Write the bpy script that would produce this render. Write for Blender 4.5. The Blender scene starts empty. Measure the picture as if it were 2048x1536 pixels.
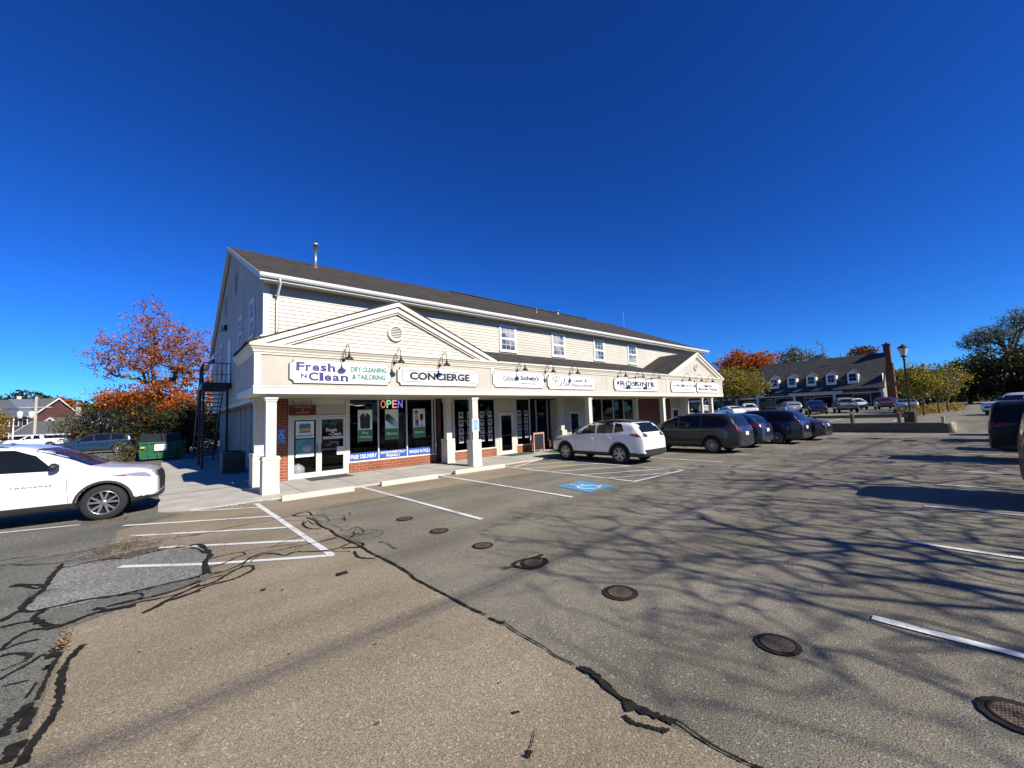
import bpy, bmesh, math, random
from mathutils import Vector, Matrix, geometry
from mathutils.bvhtree import BVHTree
R = math.radians
random.seed(7)
C = bpy.context.scene.collection
scene = bpy.context.scene
# ---------------------------------------------------------------- camera, sky, sun, exposure
cam_d = bpy.data.cameras.new('camera'); cam = bpy.data.objects.new('camera', cam_d); C.objects.link(cam)
cam_d.sensor_width = 36; cam_d.lens = 36 * 802.84 / 2048; cam_d.clip_end = 3000; cam_d.clip_start = 0.05
YAW, PIT, ROL = 0.714704, 0.0784066, -0.0369438
_f = Vector((math.sin(YAW) * math.cos(PIT), math.cos(YAW) * math.cos(PIT), math.sin(PIT)))
_r0 = Vector((math.cos(YAW), -math.sin(YAW), 0)); _u0 = _r0.cross(_f)
_r = math.cos(ROL) * _r0 + math.sin(ROL) * _u0; _u = -math.sin(ROL) * _r0 + math.cos(ROL) * _u0
m = Matrix((( _r.x, _u.x, -_f.x, -1.8607), (_r.y, _u.y, -_f.y, -12.9504), (_r.z, _u.z, -_f.z, 1.9883), (0, 0, 0, 1)))
cam.matrix_world = m
scene.camera = cam
SUNV = Vector((0.18, -1.0, 0.709)).normalized()      # towards the sun
SEL = math.asin(SUNV.z); SAZ = math.atan2(SUNV.x, SUNV.y)
w = bpy.data.worlds.new('World'); scene.world = w; w.use_nodes = True
nt = w.node_tree; nt.nodes.clear()
sk = nt.nodes.new('ShaderNodeTexSky'); sk.sky_type = 'NISHITA'; sk.sun_disc = False
sk.sun_elevation = SEL; sk.sun_rotation = SAZ; sk.altitude = 1200; sk.air_density = 1.0; sk.dust_density = 0.0; sk.ozone_density = 3.0
hs = nt.nodes.new('ShaderNodeHueSaturation'); hs.inputs['Saturation'].default_value = 1.15; hs.inputs['Value'].default_value = 1.0
bg = nt.nodes.new('ShaderNodeBackground'); bg.inputs[1].default_value = 0.076
wo = nt.nodes.new('ShaderNodeOutputWorld')
tn = nt.nodes.new('ShaderNodeMix'); tn.data_type = 'RGBA'; tn.blend_type = 'MULTIPLY'; tn.inputs[0].default_value = 1; tn.inputs[7].default_value = (.36/7, .82/7, 1.38/7, 1)
nt.links.new(sk.outputs[0], hs.inputs['Color']); nt.links.new(hs.outputs[0], tn.inputs[6]); gm = nt.nodes.new('ShaderNodeGamma'); gm.inputs[1].default_value = 1.25; sc_ = nt.nodes.new('ShaderNodeMix'); sc_.data_type = 'RGBA'; sc_.blend_type = 'MULTIPLY'; sc_.inputs[0].default_value = 1; sc_.inputs[7].default_value = (7, 7, 7, 1)
nt.links.new(tn.outputs[2], gm.inputs[0]); nt.links.new(gm.outputs[0], sc_.inputs[6]); nt.links.new(sc_.outputs[2], bg.inputs[0]); nt.links.new(bg.outputs[0], wo.inputs[0])
sd = bpy.data.lights.new('sun', 'SUN'); sd.energy = 5.0; sd.angle = R(0.53); sd.color = (1.0, 0.94, 0.84)
so = bpy.data.objects.new('sun', sd); C.objects.link(so); so.rotation_euler = SUNV.to_track_quat('Z', 'Y').to_euler(); so.location = (0, -30, 40)
scene.view_settings.view_transform = 'Standard'; scene.view_settings.look = 'None'; scene.view_settings.exposure = 0.5
scene.view_settings.gamma = 1; scene.view_settings.use_curve_mapping = False
scene.cycles.max_bounces = 6; scene.cycles.diffuse_bounces = 1; scene.cycles.transparent_max_bounces = 12; scene.cycles.use_denoising = True

# ---------------------------------------------------------------- materials
def _mat(name):
    m = bpy.data.materials.new(name); m.use_nodes = True; n = m.node_tree.nodes; n.clear()
    o = n.new('ShaderNodeOutputMaterial'); p = n.new('ShaderNodeBsdfPrincipled'); m.node_tree.links.new(p.outputs[0], o.inputs[0])
    return m, n, m.node_tree.links, p
def P(name, col, rough=.6, metal=0, var=.08, vs=3.0, bump=0, bs=40, coat=0, spec=.5, emit=None, es=0):
    m, n, l, p = _mat(name)
    p.inputs['Roughness'].default_value = rough; p.inputs['Metallic'].default_value = metal
    p.inputs['Coat Weight'].default_value = coat; p.inputs['Coat Roughness'].default_value = .04
    p.inputs['Specular IOR Level'].default_value = spec
    tc = n.new('ShaderNodeTexCoord')
    nz = n.new('ShaderNodeTexNoise'); nz.inputs['Scale'].default_value = vs; nz.inputs['Detail'].default_value = 6
    l.new(tc.outputs['Object'], nz.inputs['Vector'])
    rp = n.new('ShaderNodeValToRGB'); rp.color_ramp.elements[0].position = .3; rp.color_ramp.elements[1].position = .7
    rp.color_ramp.elements[0].color = tuple(c * (1 - var) for c in col[:3]) + (1,)
    rp.color_ramp.elements[1].color = tuple(min(1, c * (1 + var)) for c in col[:3]) + (1,)
    l.new(nz.outputs[0], rp.inputs[0]); l.new(rp.outputs[0], p.inputs['Base Color'])
    if bump:
        nb = n.new('ShaderNodeTexNoise'); nb.inputs['Scale'].default_value = bs; nb.inputs['Detail'].default_value = 4
        l.new(tc.outputs['Object'], nb.inputs['Vector'])
        b = n.new('ShaderNodeBump'); b.inputs['Strength'].default_value = bump; b.inputs['Distance'].default_value = .02
        l.new(nb.outputs[0], b.inputs['Height']); l.new(b.outputs[0], p.inputs['Normal'])
    if emit:
        p.inputs['Emission Color'].default_value = tuple(emit) + (1,); p.inputs['Emission Strength'].default_value = es
    return m
def asphalt(name, dark, light, speck, patch=.25, speckle=.5, sc=1.0):
    m, n, l, p = _mat(name)
    tc = n.new('ShaderNodeTexCoord')
    def noise(s, d=3, src=None):
        z = n.new('ShaderNodeTexNoise'); z.inputs['Scale'].default_value = s; z.inputs['Detail'].default_value = d
        l.new(src or tc.outputs['Object'], z.inputs['Vector']); return z
    def ramp(fac, a, b, c0, c1):
        r = n.new('ShaderNodeValToRGB'); e = r.color_ramp.elements
        e[0].position = a; e[1].position = b; e[0].color = c0; e[1].color = c1; l.new(fac, r.inputs[0]); return r
    def mix(mode, f, a, b):
        x = n.new('ShaderNodeMix'); x.data_type = 'RGBA'; x.blend_type = mode
        if isinstance(f, float): x.inputs[0].default_value = f
        else: l.new(f, x.inputs[0])
        l.new(a, x.inputs[6])
        if isinstance(b, tuple): x.inputs[7].default_value = b
        else: l.new(b, x.inputs[7])
        return x
    fine = noise(75 * sc, 3)
    base = ramp(fine.outputs[0], .40, .62, dark + (1,), light + (1,))
    mid = noise(9, 5); r2 = ramp(mid.outputs[0], .25, .75, (1 - patch * .5,) * 3 + (1,), (1 + patch * .0,) * 3 + (1,))
    big = noise(.45, 6); r3 = ramp(big.outputs[0], .3, .7, (1 - patch,) * 3 + (1,), (1,) * 3 + (1,))
    a = mix('MULTIPLY', 1.0, base.outputs[0], r2.outputs[0]); b = mix('MULTIPLY', 1.0, a.outputs[2], r3.outputs[0])
    vo = n.new('ShaderNodeTexVoronoi'); vo.inputs['Scale'].default_value = 55 * sc; l.new(tc.outputs['Object'], vo.inputs['Vector'])
    rv = ramp(vo.outputs['Color'], .80, .93, (0, 0, 0, 1), (speckle,) * 3 + (1,))
    c = mix('MIX', rv.outputs[0], b.outputs[2], speck + (1,))
    vo2 = n.new('ShaderNodeTexVoronoi'); vo2.inputs['Scale'].default_value = 40 * sc; l.new(tc.outputs['Object'], vo2.inputs['Vector'])
    rv2 = ramp(vo2.outputs['Color'], .85, .95, (0, 0, 0, 1), (.6,) * 3 + (1,))
    mp = n.new('ShaderNodeMapping'); mp.inputs['Scale'].default_value = (.16, .9, 1); mp.inputs['Rotation'].default_value = (0, 0, .12); l.new(tc.outputs['Object'], mp.inputs['Vector'])
    st = noise(1.3, 5, mp.outputs[0]); rs = ramp(st.outputs[0], .35, .68, (1 - patch*.75,)*3 + (1,), (1.06,)*3 + (1,))
    c2 = mix('MULTIPLY', 1.0, c.outputs[2], rs.outputs[0])
    oz = noise(1.1, 2); ro = ramp(oz.outputs[0], .70, .76, (1, 1, 1, 1), (.55, .54, .52, 1)); c3 = mix('MULTIPLY', 1.0, c2.outputs[2], ro.outputs[0])
    d = mix('MIX', rv2.outputs[0], c3.outputs[2], tuple(x * .45 for x in dark) + (1,))
    l.new(d.outputs[2], p.inputs['Base Color']); p.inputs['Roughness'].default_value = .92; p.inputs['Specular IOR Level'].default_value = .25
    bp = n.new('ShaderNodeBump'); bp.inputs['Strength'].default_value = .55; bp.inputs['Distance'].default_value = .006
    l.new(fine.outputs[0], bp.inputs['Height']); l.new(bp.outputs[0], p.inputs['Normal'])
    return m
def brickmat(name, c1, c2, mortar, bw=.21, bh=.075, ms=.012, axis='xz', off=.5, rough=.85, bumpd=.01, sq=1):
    m, n, l, p = _mat(name)
    tc = n.new('ShaderNodeTexCoord'); s = n.new('ShaderNodeSeparateXYZ'); cb = n.new('ShaderNodeCombineXYZ')
    l.new(tc.outputs['Object'], s.inputs[0])
    a = n.new('ShaderNodeMath'); a.operation = 'ADD'
    if axis == 'xz': l.new(s.outputs['X'], a.inputs[0]); l.new(s.outputs['Y'], a.inputs[1]); l.new(a.outputs[0], cb.inputs[0]); l.new(s.outputs['Z'], cb.inputs[1])
    elif axis == 'xy': l.new(s.outputs['X'], cb.inputs[0]); l.new(s.outputs['Y'], cb.inputs[1])
    elif axis == 'yz': l.new(s.outputs['Y'], cb.inputs[0]); l.new(s.outputs['Z'], cb.inputs[1])
    elif axis == 'yx': l.new(s.outputs['Y'], cb.inputs[0]); l.new(s.outputs['X'], cb.inputs[1])
    b = n.new('ShaderNodeTexBrick'); l.new(cb.outputs[0], b.inputs['Vector'])
    b.inputs['Color1'].default_value = c1 + (1,); b.inputs['Color2'].default_value = c2 + (1,); b.inputs['Mortar'].default_value = mortar + (1,)
    b.inputs['Scale'].default_value = 1; b.inputs['Brick Width'].default_value = bw; b.inputs['Row Height'].default_value = bh
    b.inputs['Mortar Size'].default_value = ms; b.inputs['Mortar Smooth'].default_value = .2; b.offset = off
    nz = n.new('ShaderNodeTexNoise'); nz.inputs['Scale'].default_value = 1.2; nz.inputs['Detail'].default_value = 8; l.new(tc.outputs['Object'], nz.inputs['Vector'])
    r = n.new('ShaderNodeValToRGB'); r.color_ramp.elements[0].position = .3; r.color_ramp.elements[1].position = .7
    r.color_ramp.elements[0].color = (.72, .72, .72, 1); r.color_ramp.elements[1].color = (1.1, 1.08, 1.05, 1); l.new(nz.outputs[0], r.inputs[0])
    x = n.new('ShaderNodeMix'); x.data_type = 'RGBA'; x.blend_type = 'MULTIPLY'; x.inputs[0].default_value = 1
    l.new(b.outputs[0], x.inputs[6]); l.new(r.outputs[0], x.inputs[7]); l.new(x.outputs[2], p.inputs['Base Color'])
    p.inputs['Roughness'].default_value = rough; p.inputs['Specular IOR Level'].default_value = .2
    bp = n.new('ShaderNodeBump'); bp.inputs['Strength'].default_value = .6; bp.inputs['Distance'].default_value = bumpd; bp.invert = True
    l.new(b.outputs['Fac'], bp.inputs['Height']); l.new(bp.outputs[0], p.inputs['Normal'])
    return m
def glassmat(name, tint=(.75, .8, .82), rough=.02, thru=.82):
    m = bpy.data.materials.new(name); m.use_nodes = True; n = m.node_tree.nodes; n.clear(); l = m.node_tree.links
    o = n.new('ShaderNodeOutputMaterial'); t = n.new('ShaderNodeBsdfTransparent'); g = n.new('ShaderNodeBsdfGlossy'); x = n.new('ShaderNodeMixShader')
    t.inputs[0].default_value = tuple(c * thru for c in tint) + (1,); g.inputs[0].default_value = (1, 1, 1, 1); g.inputs['Roughness'].default_value = rough
    f = n.new('ShaderNodeFresnel'); f.inputs[0].default_value = 1.33
    nz = n.new('ShaderNodeTexNoise'); nz.inputs['Scale'].default_value = 1.5; b = n.new('ShaderNodeBump'); b.inputs['Strength'].default_value = .06; b.inputs['Distance'].default_value = .03
    tc = n.new('ShaderNodeTexCoord'); l.new(tc.outputs['Object'], nz.inputs['Vector']); l.new(nz.outputs[0], b.inputs['Height']); l.new(b.outputs[0], g.inputs['Normal'])
    l.new(f.outputs[0], x.inputs[0]); l.new(t.outputs[0], x.inputs[1]); l.new(g.outputs[0], x.inputs[2]); l.new(x.outputs[0], o.inputs[0])
    return m
def leafmat(name, cols, trans=.35):
    m, n, l, p = _mat(name)
    g = n.new('ShaderNodeNewGeometry'); r = n.new('ShaderNodeValToRGB'); e = r.color_ramp.elements
    while len(e) < len(cols): e.new(.5)
    for i, c in enumerate(cols): e[i].position = i / (len(cols) - 1); e[i].color = c + (1,)
    l.new(g.outputs['Random Per Island'], r.inputs[0]); l.new(r.outputs[0], p.inputs['Base Color'])
    p.inputs['Roughness'].default_value = .55; p.inputs['Specular IOR Level'].default_value = .3
    o = [x for x in n if x.type == 'OUTPUT_MATERIAL'][0]
    t = n.new('ShaderNodeBsdfTranslucent'); x = n.new('ShaderNodeMixShader'); x.inputs[0].default_value = trans
    l.new(r.outputs[0], t.inputs[0]); l.new(p.outputs[0], x.inputs[1]); l.new(t.outputs[0], x.inputs[2]); l.new(x.outputs[0], o.inputs[0])
    return m
M = {}
M['lot'] = asphalt('lot_asphalt', (.125, .112, .078), (.45, .41, .30), (.55, .52, .45), .36, .6, 1.35)
M['tan'] = asphalt('tan_asphalt', (.20, .160, .105), (.50, .415, .275), (.66, .60, .48), .26, .6, 1.6)
M['patch'] = asphalt('pale_patch_asphalt', (.14, .14, .12), (.46, .45, .39), (.6, .6, .57), .30, .55, .8)
M['leftlot'] = asphalt('left_lot_asphalt', (.10, .098, .078), (.34, .33, .265), (.52, .50, .46), .32, .5, 1.3)
M['tar'] = P('crack_tar', (.022, .020, .017), .95, var=.5, vs=12, bump=.6, bs=60, spec=.1)
def wornpaint(name, col, under, wear=.36):
    m, n, l, p = _mat(name); tc = n.new('ShaderNodeTexCoord')
    a = n.new('ShaderNodeTexNoise'); a.inputs['Scale'].default_value = 38; a.inputs['Detail'].default_value = 6; a.inputs['Roughness'].default_value = .75; l.new(tc.outputs['Object'], a.inputs['Vector'])
    b = n.new('ShaderNodeTexNoise'); b.inputs['Scale'].default_value = 1.7; b.inputs['Detail'].default_value = 4; l.new(tc.outputs['Object'], b.inputs['Vector'])
    ad = n.new('ShaderNodeMath'); ad.operation = 'MULTIPLY_ADD'; ad.inputs[1].default_value = .55; l.new(b.outputs[0], ad.inputs[0]); l.new(a.outputs[0], ad.inputs[2])
    r = n.new('ShaderNodeValToRGB'); e = r.color_ramp.elements; e[0].position = wear+.23; e[1].position = wear+.33; e[0].color = under+(1,); e[1].color = tuple(c*.82 for c in col)+(1,); k = e.new(wear+.5); k.color = col+(1,)
    l.new(ad.outputs[0], r.inputs[0]); l.new(r.outputs[0], p.inputs['Base Color']); p.inputs['Roughness'].default_value = .8
    bp = n.new('ShaderNodeBump'); bp.inputs['Strength'].default_value = .4; bp.inputs['Distance'].default_value = .004; l.new(a.outputs[0], bp.inputs['Height']); l.new(bp.outputs[0], p.inputs['Normal']); return m
M['paint'] = wornpaint('road_paint_white', (.72, .72, .68), (.22, .21, .18))
M['hcblue'] = wornpaint('road_paint_blue', (.07, .36, .66), (.12, .18, .22), .42)
M['conc'] = P('sidewalk_concrete', (.46, .43, .36), .85, var=.16, vs=1.6, bump=.4, bs=60)
M['stop'] = P('wheel_stop_concrete', (.56, .52, .41), .9, var=.14, vs=9, bump=.6, bs=50)
M['groove'] = P('joint_dirt', (.08, .07, .06), .9)
M['trim'] = P('trim_cream', (.68, .64, .52), .5, var=.05, vs=1.2)
M['siding'] = P('clapboard_cream', (.535, .50, .405), .55, var=.10, vs=.8)
M['panel'] = P('stucco_beige', (.50, .465, .385), .8, var=.07, vs=1.5, bump=.35, bs=120)
M['white'] = P('white_vinyl', (.74, .74, .70), .4, var=.03)
M['alum'] = P('white_aluminium', (.62, .61, .56), .4, var=.04)
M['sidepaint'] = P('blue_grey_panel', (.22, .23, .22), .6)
M['cbrick'] = brickmat('chimney_brick', (.16, .06, .04), (.12, .05, .035), (.15, .11, .09), .35, .12, .012)
M['brick'] = brickmat('red_brick', (.36, .095, .045), (.27, .065, .035), (.34, .23, .17), .30, .10, .013)
M['dbrick'] = brickmat('dark_red_brick', (.13, .045, .035), (.09, .035, .028), (.12, .09, .075), .30, .10, .012)
M['shingle'] = brickmat('brown_shingles', (.075, .066, .052), (.045, .040, .033), (.02, .018, .016), .35, .14, .008, 'xy', rough=.9, bumpd=.006)
M['shingle2'] = brickmat('charcoal_shingles', (.075, .07, .062), (.04, .038, .036), (.018, .018, .018), .35, .14, .008, 'xy', rough=.9, bumpd=.006)
M['shingle3'] = brickmat('grey_shingles', (.075, .073, .068), (.055, .054, .052), (.04, .04, .038), .5, .2, .01, 'yz', rough=.95, bumpd=.006)
M['glass'] = glassmat('shop_glass')
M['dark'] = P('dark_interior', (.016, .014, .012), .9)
M['black'] = P('black_metal', (.012, .012, .012), .45)
M['blackp'] = P('black_plastic', (.018, .018, .018), .55)
M['steel'] = P('galvanised_steel', (.42, .43, .43), .35, metal=.8)
M['rust'] = P('rusty_cast_iron', (.14, .10, .066), .75, metal=.2, var=.35, vs=30, bump=.5)
M['iron'] = P('dark_cast_iron', (.03, .026, .022), .9, metal=0, spec=.1, var=.3, vs=20)
M['signw'] = P('sign_white', (.80, .80, .80), .45, var=.02)
M['signedge'] = P('sign_edge_black', (.02, .02, .02), .5)
M['navy'] = P('letter_navy', (.035, .03, .16), .5); M['lgreen'] = P('letter_green', (.03, .20, .13), .5)
M['ink'] = P('letter_black', (.02, .02, .025), .5); M['greyink'] = P('letter_grey', (.10, .10, .10), .6)
M['maroon'] = P('maroon_sign', (.10, .010, .016), .5); M['lwhite'] = P('letter_white', (.75, .75, .72), .5)
M['pgreen'] = P('poster_green', (.03, .24, .10), .5); M['pblue'] = P('banner_blue', (.02, .09, .40), .45); M['ppale'] = P('poster_pale', (.80, .83, .78), .5)
M['teal'] = P('poster_teal', (.05, .32, .33), .5, var=.3, vs=8); M['yellow'] = P('yellow', (.62, .42, .06), .6); M['skin'] = P('skin', (.5, .28, .18), .6)
M['wood'] = P('weathered_timber', (.15, .12, .085), .85, var=.25, vs=6, bump=.4)
M['hcsign'] = P('access_sign_blue', (.05, .18, .55), .4)
M['dgreen'] = P('dumpster_green', (.012, .11, .045), .5, var=.15); M['grass'] = P('grass_green', (.06, .12, .02), .8)
M['wallconc'] = P('grey_wall_concrete', (.10, .092, .075), .9, var=.2, vs=2, bump=.3)
M['bark'] = P('bark_grey', (.11, .09, .07), .9, var=.3, vs=8, bump=.5); M['barkd'] = P('bark_dark', (.05, .042, .034), .9, var=.3, vs=8)
M['barkw'] = P('bark_pale', (.36, .33, .27), .85, var=.3, vs=8)

# ---------------------------------------------------------------- mesh helpers
class MB:
    def __init__(s): s.v = []; s.f = []; s.mi = []; s.sm = []
    def add(s, vs, fs, mi=0, sm=False):
        o = len(s.v); s.v += [tuple(v) for v in vs]; s.f += [tuple(o + i for i in f) for f in fs]; s.mi += [mi] * len(fs); s.sm += [sm] * len(fs); return s
    def box(s, x0, x1, y0, y1, z0, z1, mi=0):
        return s.add([(x0,y0,z0),(x1,y0,z0),(x1,y1,z0),(x0,y1,z0),(x0,y0,z1),(x1,y0,z1),(x1,y1,z1),(x0,y1,z1)],
                     [(0,3,2,1),(4,5,6,7),(0,1,5,4),(1,2,6,5),(2,3,7,6),(3,0,4,7)], mi)
    def bbox(s, x0, x1, y0, y1, z0, z1, b=.01, mi=0):     # box with chamfered vertical and top edges
        ring = lambda d, z: [(x0+d+b,y0+d,z),(x1-d-b,y0+d,z),(x1-d,y0+d+b,z),(x1-d,y1-d-b,z),(x1-d-b,y1-d,z),(x0+d+b,y1-d,z),(x0+d,y1-d-b,z),(x0+d,y0+d+b,z)]
        vs = ring(0, z0) + ring(0, z1 - b) + ring(b, z1)
        fs = [tuple(range(7, -1, -1)), tuple(range(16, 24))]
        for k in (0, 8):
            for i in range(8): fs.append((k+i, k+(i+1) % 8, k+8+(i+1) % 8, k+8+i))
        return s.add(vs, fs, mi)
    def prism(s, poly, a0, a1, axis='y', mi=0):           # poly in the other two axes
        n = len(poly)
        def pt(p, a): return {'y': (p[0], a, p[1]), 'x': (a, p[0], p[1]), 'z': (p[0], p[1], a)}[axis]
        vs = [pt(p, a0) for p in poly] + [pt(p, a1) for p in poly]
        fs = [tuple(range(n)), tuple(range(2*n-1, n-1, -1))] + [(i, i + n, (i+1) % n + n, (i+1) % n) for i in range(n)]
        return s.add(vs, fs, mi)
    def tube(s, pts, r, n=8, mi=0, cap=True):
        pts = [Vector(p) for p in pts]; rs = r if isinstance(r, (list, tuple)) else [r] * len(pts)
        vs = []; up = Vector((0, 0, 1))
        for i, p in enumerate(pts):
            d = (pts[min(i+1, len(pts)-1)] - pts[max(i-1, 0)]).normalized()
            a = d.cross(up if abs(d.z) < .95 else Vector((1, 0, 0))).normalized(); b = a.cross(d)
            for k in range(n):
                t = 2 * math.pi * k / n; vs.append(p + (a * math.cos(t) + b * math.sin(t)) * rs[i])
        fs = [(i*n+k, i*n+(k+1) % n, (i+1)*n+(k+1) % n, (i+1)*n+k) for i in range(len(pts)-1) for k in range(n)]
        s.add(vs, fs, mi, True)
        if cap: s.add(vs[:n], [tuple(range(n-1, -1, -1))], mi); s.add(vs[-n:], [tuple(range(n))], mi)
        return s
    def lathe(s, prof, c=(0, 0, 0), n=20, axis='z', mi=0, sm=True):   # prof: (r, h)
        vs = []
        for r, h in prof:
            for k in range(n):
                t = 2 * math.pi * k / n; a, b = r * math.cos(t), r * math.sin(t)
                vs.append({'z': (c[0]+a, c[1]+b, c[2]+h), 'y': (c[0]+a, c[1]+h, c[2]+b), 'x': (c[0]+h, c[1]+a, c[2]+b)}[axis])
        fs = [(i*n+k, i*n+(k+1) % n, (i+1)*n+(k+1) % n, (i+1)*n+k) for i in range(len(prof)-1) for k in range(n)]
        return s.add(vs, fs, mi, sm)
    def build(s, name, mats, parent=None, loc=None):
        me = bpy.data.meshes.new(name)
        L = Vector(loc) if loc is not None else Vector((0, 0, 0))
        me.from_pydata([(v[0]-L.x, v[1]-L.y, v[2]-L.z) for v in s.v], [], s.f)
        for mt in (mats if isinstance(mats, (list, tuple)) else [mats]): me.materials.append(mt)
        me.polygons.foreach_set('material_index', s.mi); me.polygons.foreach_set('use_smooth', s.sm)
        me.update(); o = bpy.data.objects.new(name, me); C.objects.link(o)
        if parent: o.parent = parent
        o.location = L
        return o
def tag(o, label=None, cat=None, group=None, kind=None):
    for k, v in (('label', label), ('category', cat), ('group', group), ('kind', kind)):
        if v: o[k] = v
    return o
def thing(name, label, cat, loc=(0, 0, 0), rz=0, group=None):
    o = bpy.data.objects.new(name, None); C.objects.link(o); o.location = loc; o.rotation_euler = (0, 0, rz); o.empty_display_size = .2
    return tag(o, label, cat, group)
def struct(o): o['kind'] = 'structure'; return o
def copy_tree(o, parent=None):
    c = o.copy(); C.objects.link(c); c.parent = parent
    for ch in list(o.children): copy_tree(ch, c)
    return c
def text_mb(s, box, y, mb=None, bold=0, ext=.004, mi=0, sx=None, shear=0, keep=False):
    """text filling box (x0,x1,z0,z1) on a plane facing -y"""
    cu = bpy.data.curves.new('t', 'FONT'); cu.body = s; cu.offset = bold; cu.resolution_u = 3; cu.shear = shear
    ob = bpy.data.objects.new('t', cu); C.objects.link(ob)
    bpy.context.view_layer.update()
    me = bpy.data.meshes.new_from_object(ob.evaluated_get(bpy.context.evaluated_depsgraph_get()))
    vs = [v.co.copy() for v in me.vertices]; fs = [tuple(p.vertices) for p in me.polygons]
    C.objects.unlink(ob); bpy.data.objects.remove(ob); bpy.data.meshes.remove(me); bpy.data.curves.remove(cu)
    mb = mb or MB()
    if not vs: return mb
    x0 = min(v.x for v in vs); x1 = max(v.x for v in vs); y0 = min(v.y for v in vs); y1 = max(v.y for v in vs)
    a = (box[1]-box[0]) / (x1-x0); b = (box[3]-box[2]) / (y1-y0)
    mb.add([(box[0]+(v.x-x0)*a, y-ext, box[2]+(v.y-y0)*b) for v in vs], fs, mi)
    return mb
def ribbon2(pts, w, jit=0, seed=0, sub=4, taper=False):
    """flat strip around a smoothed 2-D polyline -> list of quads (2-D)"""
    rnd = random.Random(seed); P2 = [Vector(p) for p in pts]; S = []
    for i in range(len(P2) - 1):
        p0, p1, p2, p3 = P2[max(i-1, 0)], P2[i], P2[i+1], P2[min(i+2, len(P2)-1)]
        for k in range(sub):
            t = k / sub; S.append(.5 * ((2*p1) + (p2-p0)*t + (2*p0-5*p1+4*p2-p3)*t*t + (3*p1-p0-3*p2+p3)*t**3))
    S.append(P2[-1]); L = []; Rr = []
    for i, p in enumerate(S):
        d = S[min(i+1, len(S)-1)] - S[max(i-1, 0)]
        if d.length < 1e-6: d = Vector((1, 0))
        d.normalize(); nrm = Vector((-d.y, d.x)); ww = w * .5 * (1 + rnd.uniform(-jit, jit))
        if taper: ww *= min(1, .25 + 1.5 * min(i, len(S)-1-i) / len(S) * 2)
        L.append(p + nrm * ww); Rr.append(p - nrm * ww * (1 + rnd.uniform(-jit, jit) * .5))
    return L, Rr
def ribbon(mb, pts, w, fn, mi=0, **k):
    L, Rr = ribbon2(pts, w, **k); n = len(L)
    mb.add([fn(p.x, p.y) for p in L] + [fn(p.x, p.y) for p in Rr], [(i, i+n, i+n+1, i+1) for i in range(n-1)], mi)
def disc2(mb, c, r, fn, n=20, mi=0, r2=None):
    pts = [(c[0]+r*math.cos(2*math.pi*k/n), c[1]+r*math.sin(2*math.pi*k/n)) for k in range(n)]
    mb.add([fn(*p) for p in pts], [tuple(range(n))], mi)
def access_symbol(mb, cx, cy, s, fn, mi=0):
    """wheelchair symbol, s = height"""
    g = lambda x, y: fn(cx + x * s, cy + y * s)
    disc2(mb, (-.06, .42), .075, g, 14, mi)
    ribbon(mb, [(-.06, .34), (-.04, .1), (-.03, -.02)], .09, g, mi)
    ribbon(mb, [(-.05, .17), (.17, .16)], .07, g, mi)
    ribbon(mb, [(-.03, -.02), (.16, -.03), (.27, -.30), (.38, -.27)], .08, g, mi, sub=2)
    ribbon(mb, [(-.12, .12), (-.27, .0), (-.31, -.18), (-.2, -.38), (0, -.45), (.17, -.36), (.22, -.22)], .075, g, mi)
# ---------------------------------------------------------------- ground and paving
def sst(t): t = max(0, min(1, t)); return t * t * (3 - 2 * t)
def gz(x, y):
    up = .56 + .011 * max(0, min(70, x - 35))
    a = up if x > 33.5 else 0.0
    b = up * sst((x - 33.2) / 4.5)
    z = b + (a - b) * sst((y + 12.0) / .2)
    if y > 25 and x < 20: z -= 0.6 * sst((y - 60) / 60)
    return z
xs = [-600, -300, -150, -80, -50, -30, -15, -5, 5, 15, 25, 30, 32, 33.4, 33.6, 34.5, 36, 38, 40, 42, 44, 46, 48, 50, 55, 60, 70, 80, 90, 105, 150, 300, 600]
ys = [-400, -200, -100, -60, -40, -30, -25, -20, -16, -14, -12.9, -12.4, -12.0, -11.93, -11.87, -11.8, -11.6, -8, -4, 0, 5, 15, 25, 40, 60, 80, 100, 120, 160, 300, 700]
g = MB(); n = len(xs)
g.add([(x, y, gz(x, y)) for y in ys for x in xs], [(j*n+i, j*n+i+1, (j+1)*n+i+1, (j+1)*n+i) for j in range(len(ys)-1) for i in range(n-1)])
struct(g.build('ground', M['lot']))
def sheet(name, poly, z, mat):
    b = MB(); b.add([(x, y, z) for x, y in poly], [tuple(range(len(poly)))]); 
    bm = bmesh.new(); o = b.build(name, mat); bm.from_mesh(o.data); bmesh.ops.triangulate(bm, faces=bm.faces[:]); bmesh.ops.recalc_face_normals(bm, faces=bm.faces[:])
    for f in bm.faces:
        if f.normal.z < 0: f.normal_flip()
    bm.to_mesh(o.data); bm.free(); return struct(o)
sheet('left_lot_paving', [(-40,-40),(-2.51,-40),(-2.52,-8.9),(-2.53,-7.45),(-2.58,-6.72),(-1.35,-6.1),(-1.26,-4.7),(-1.9,-4.05),(-2.5,-3.95),(-2.55,-1.6),(-1.55,-.72),(-1.9,.0),(-1.9,40),(-40,40)], .004, M['leftlot'])
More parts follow.
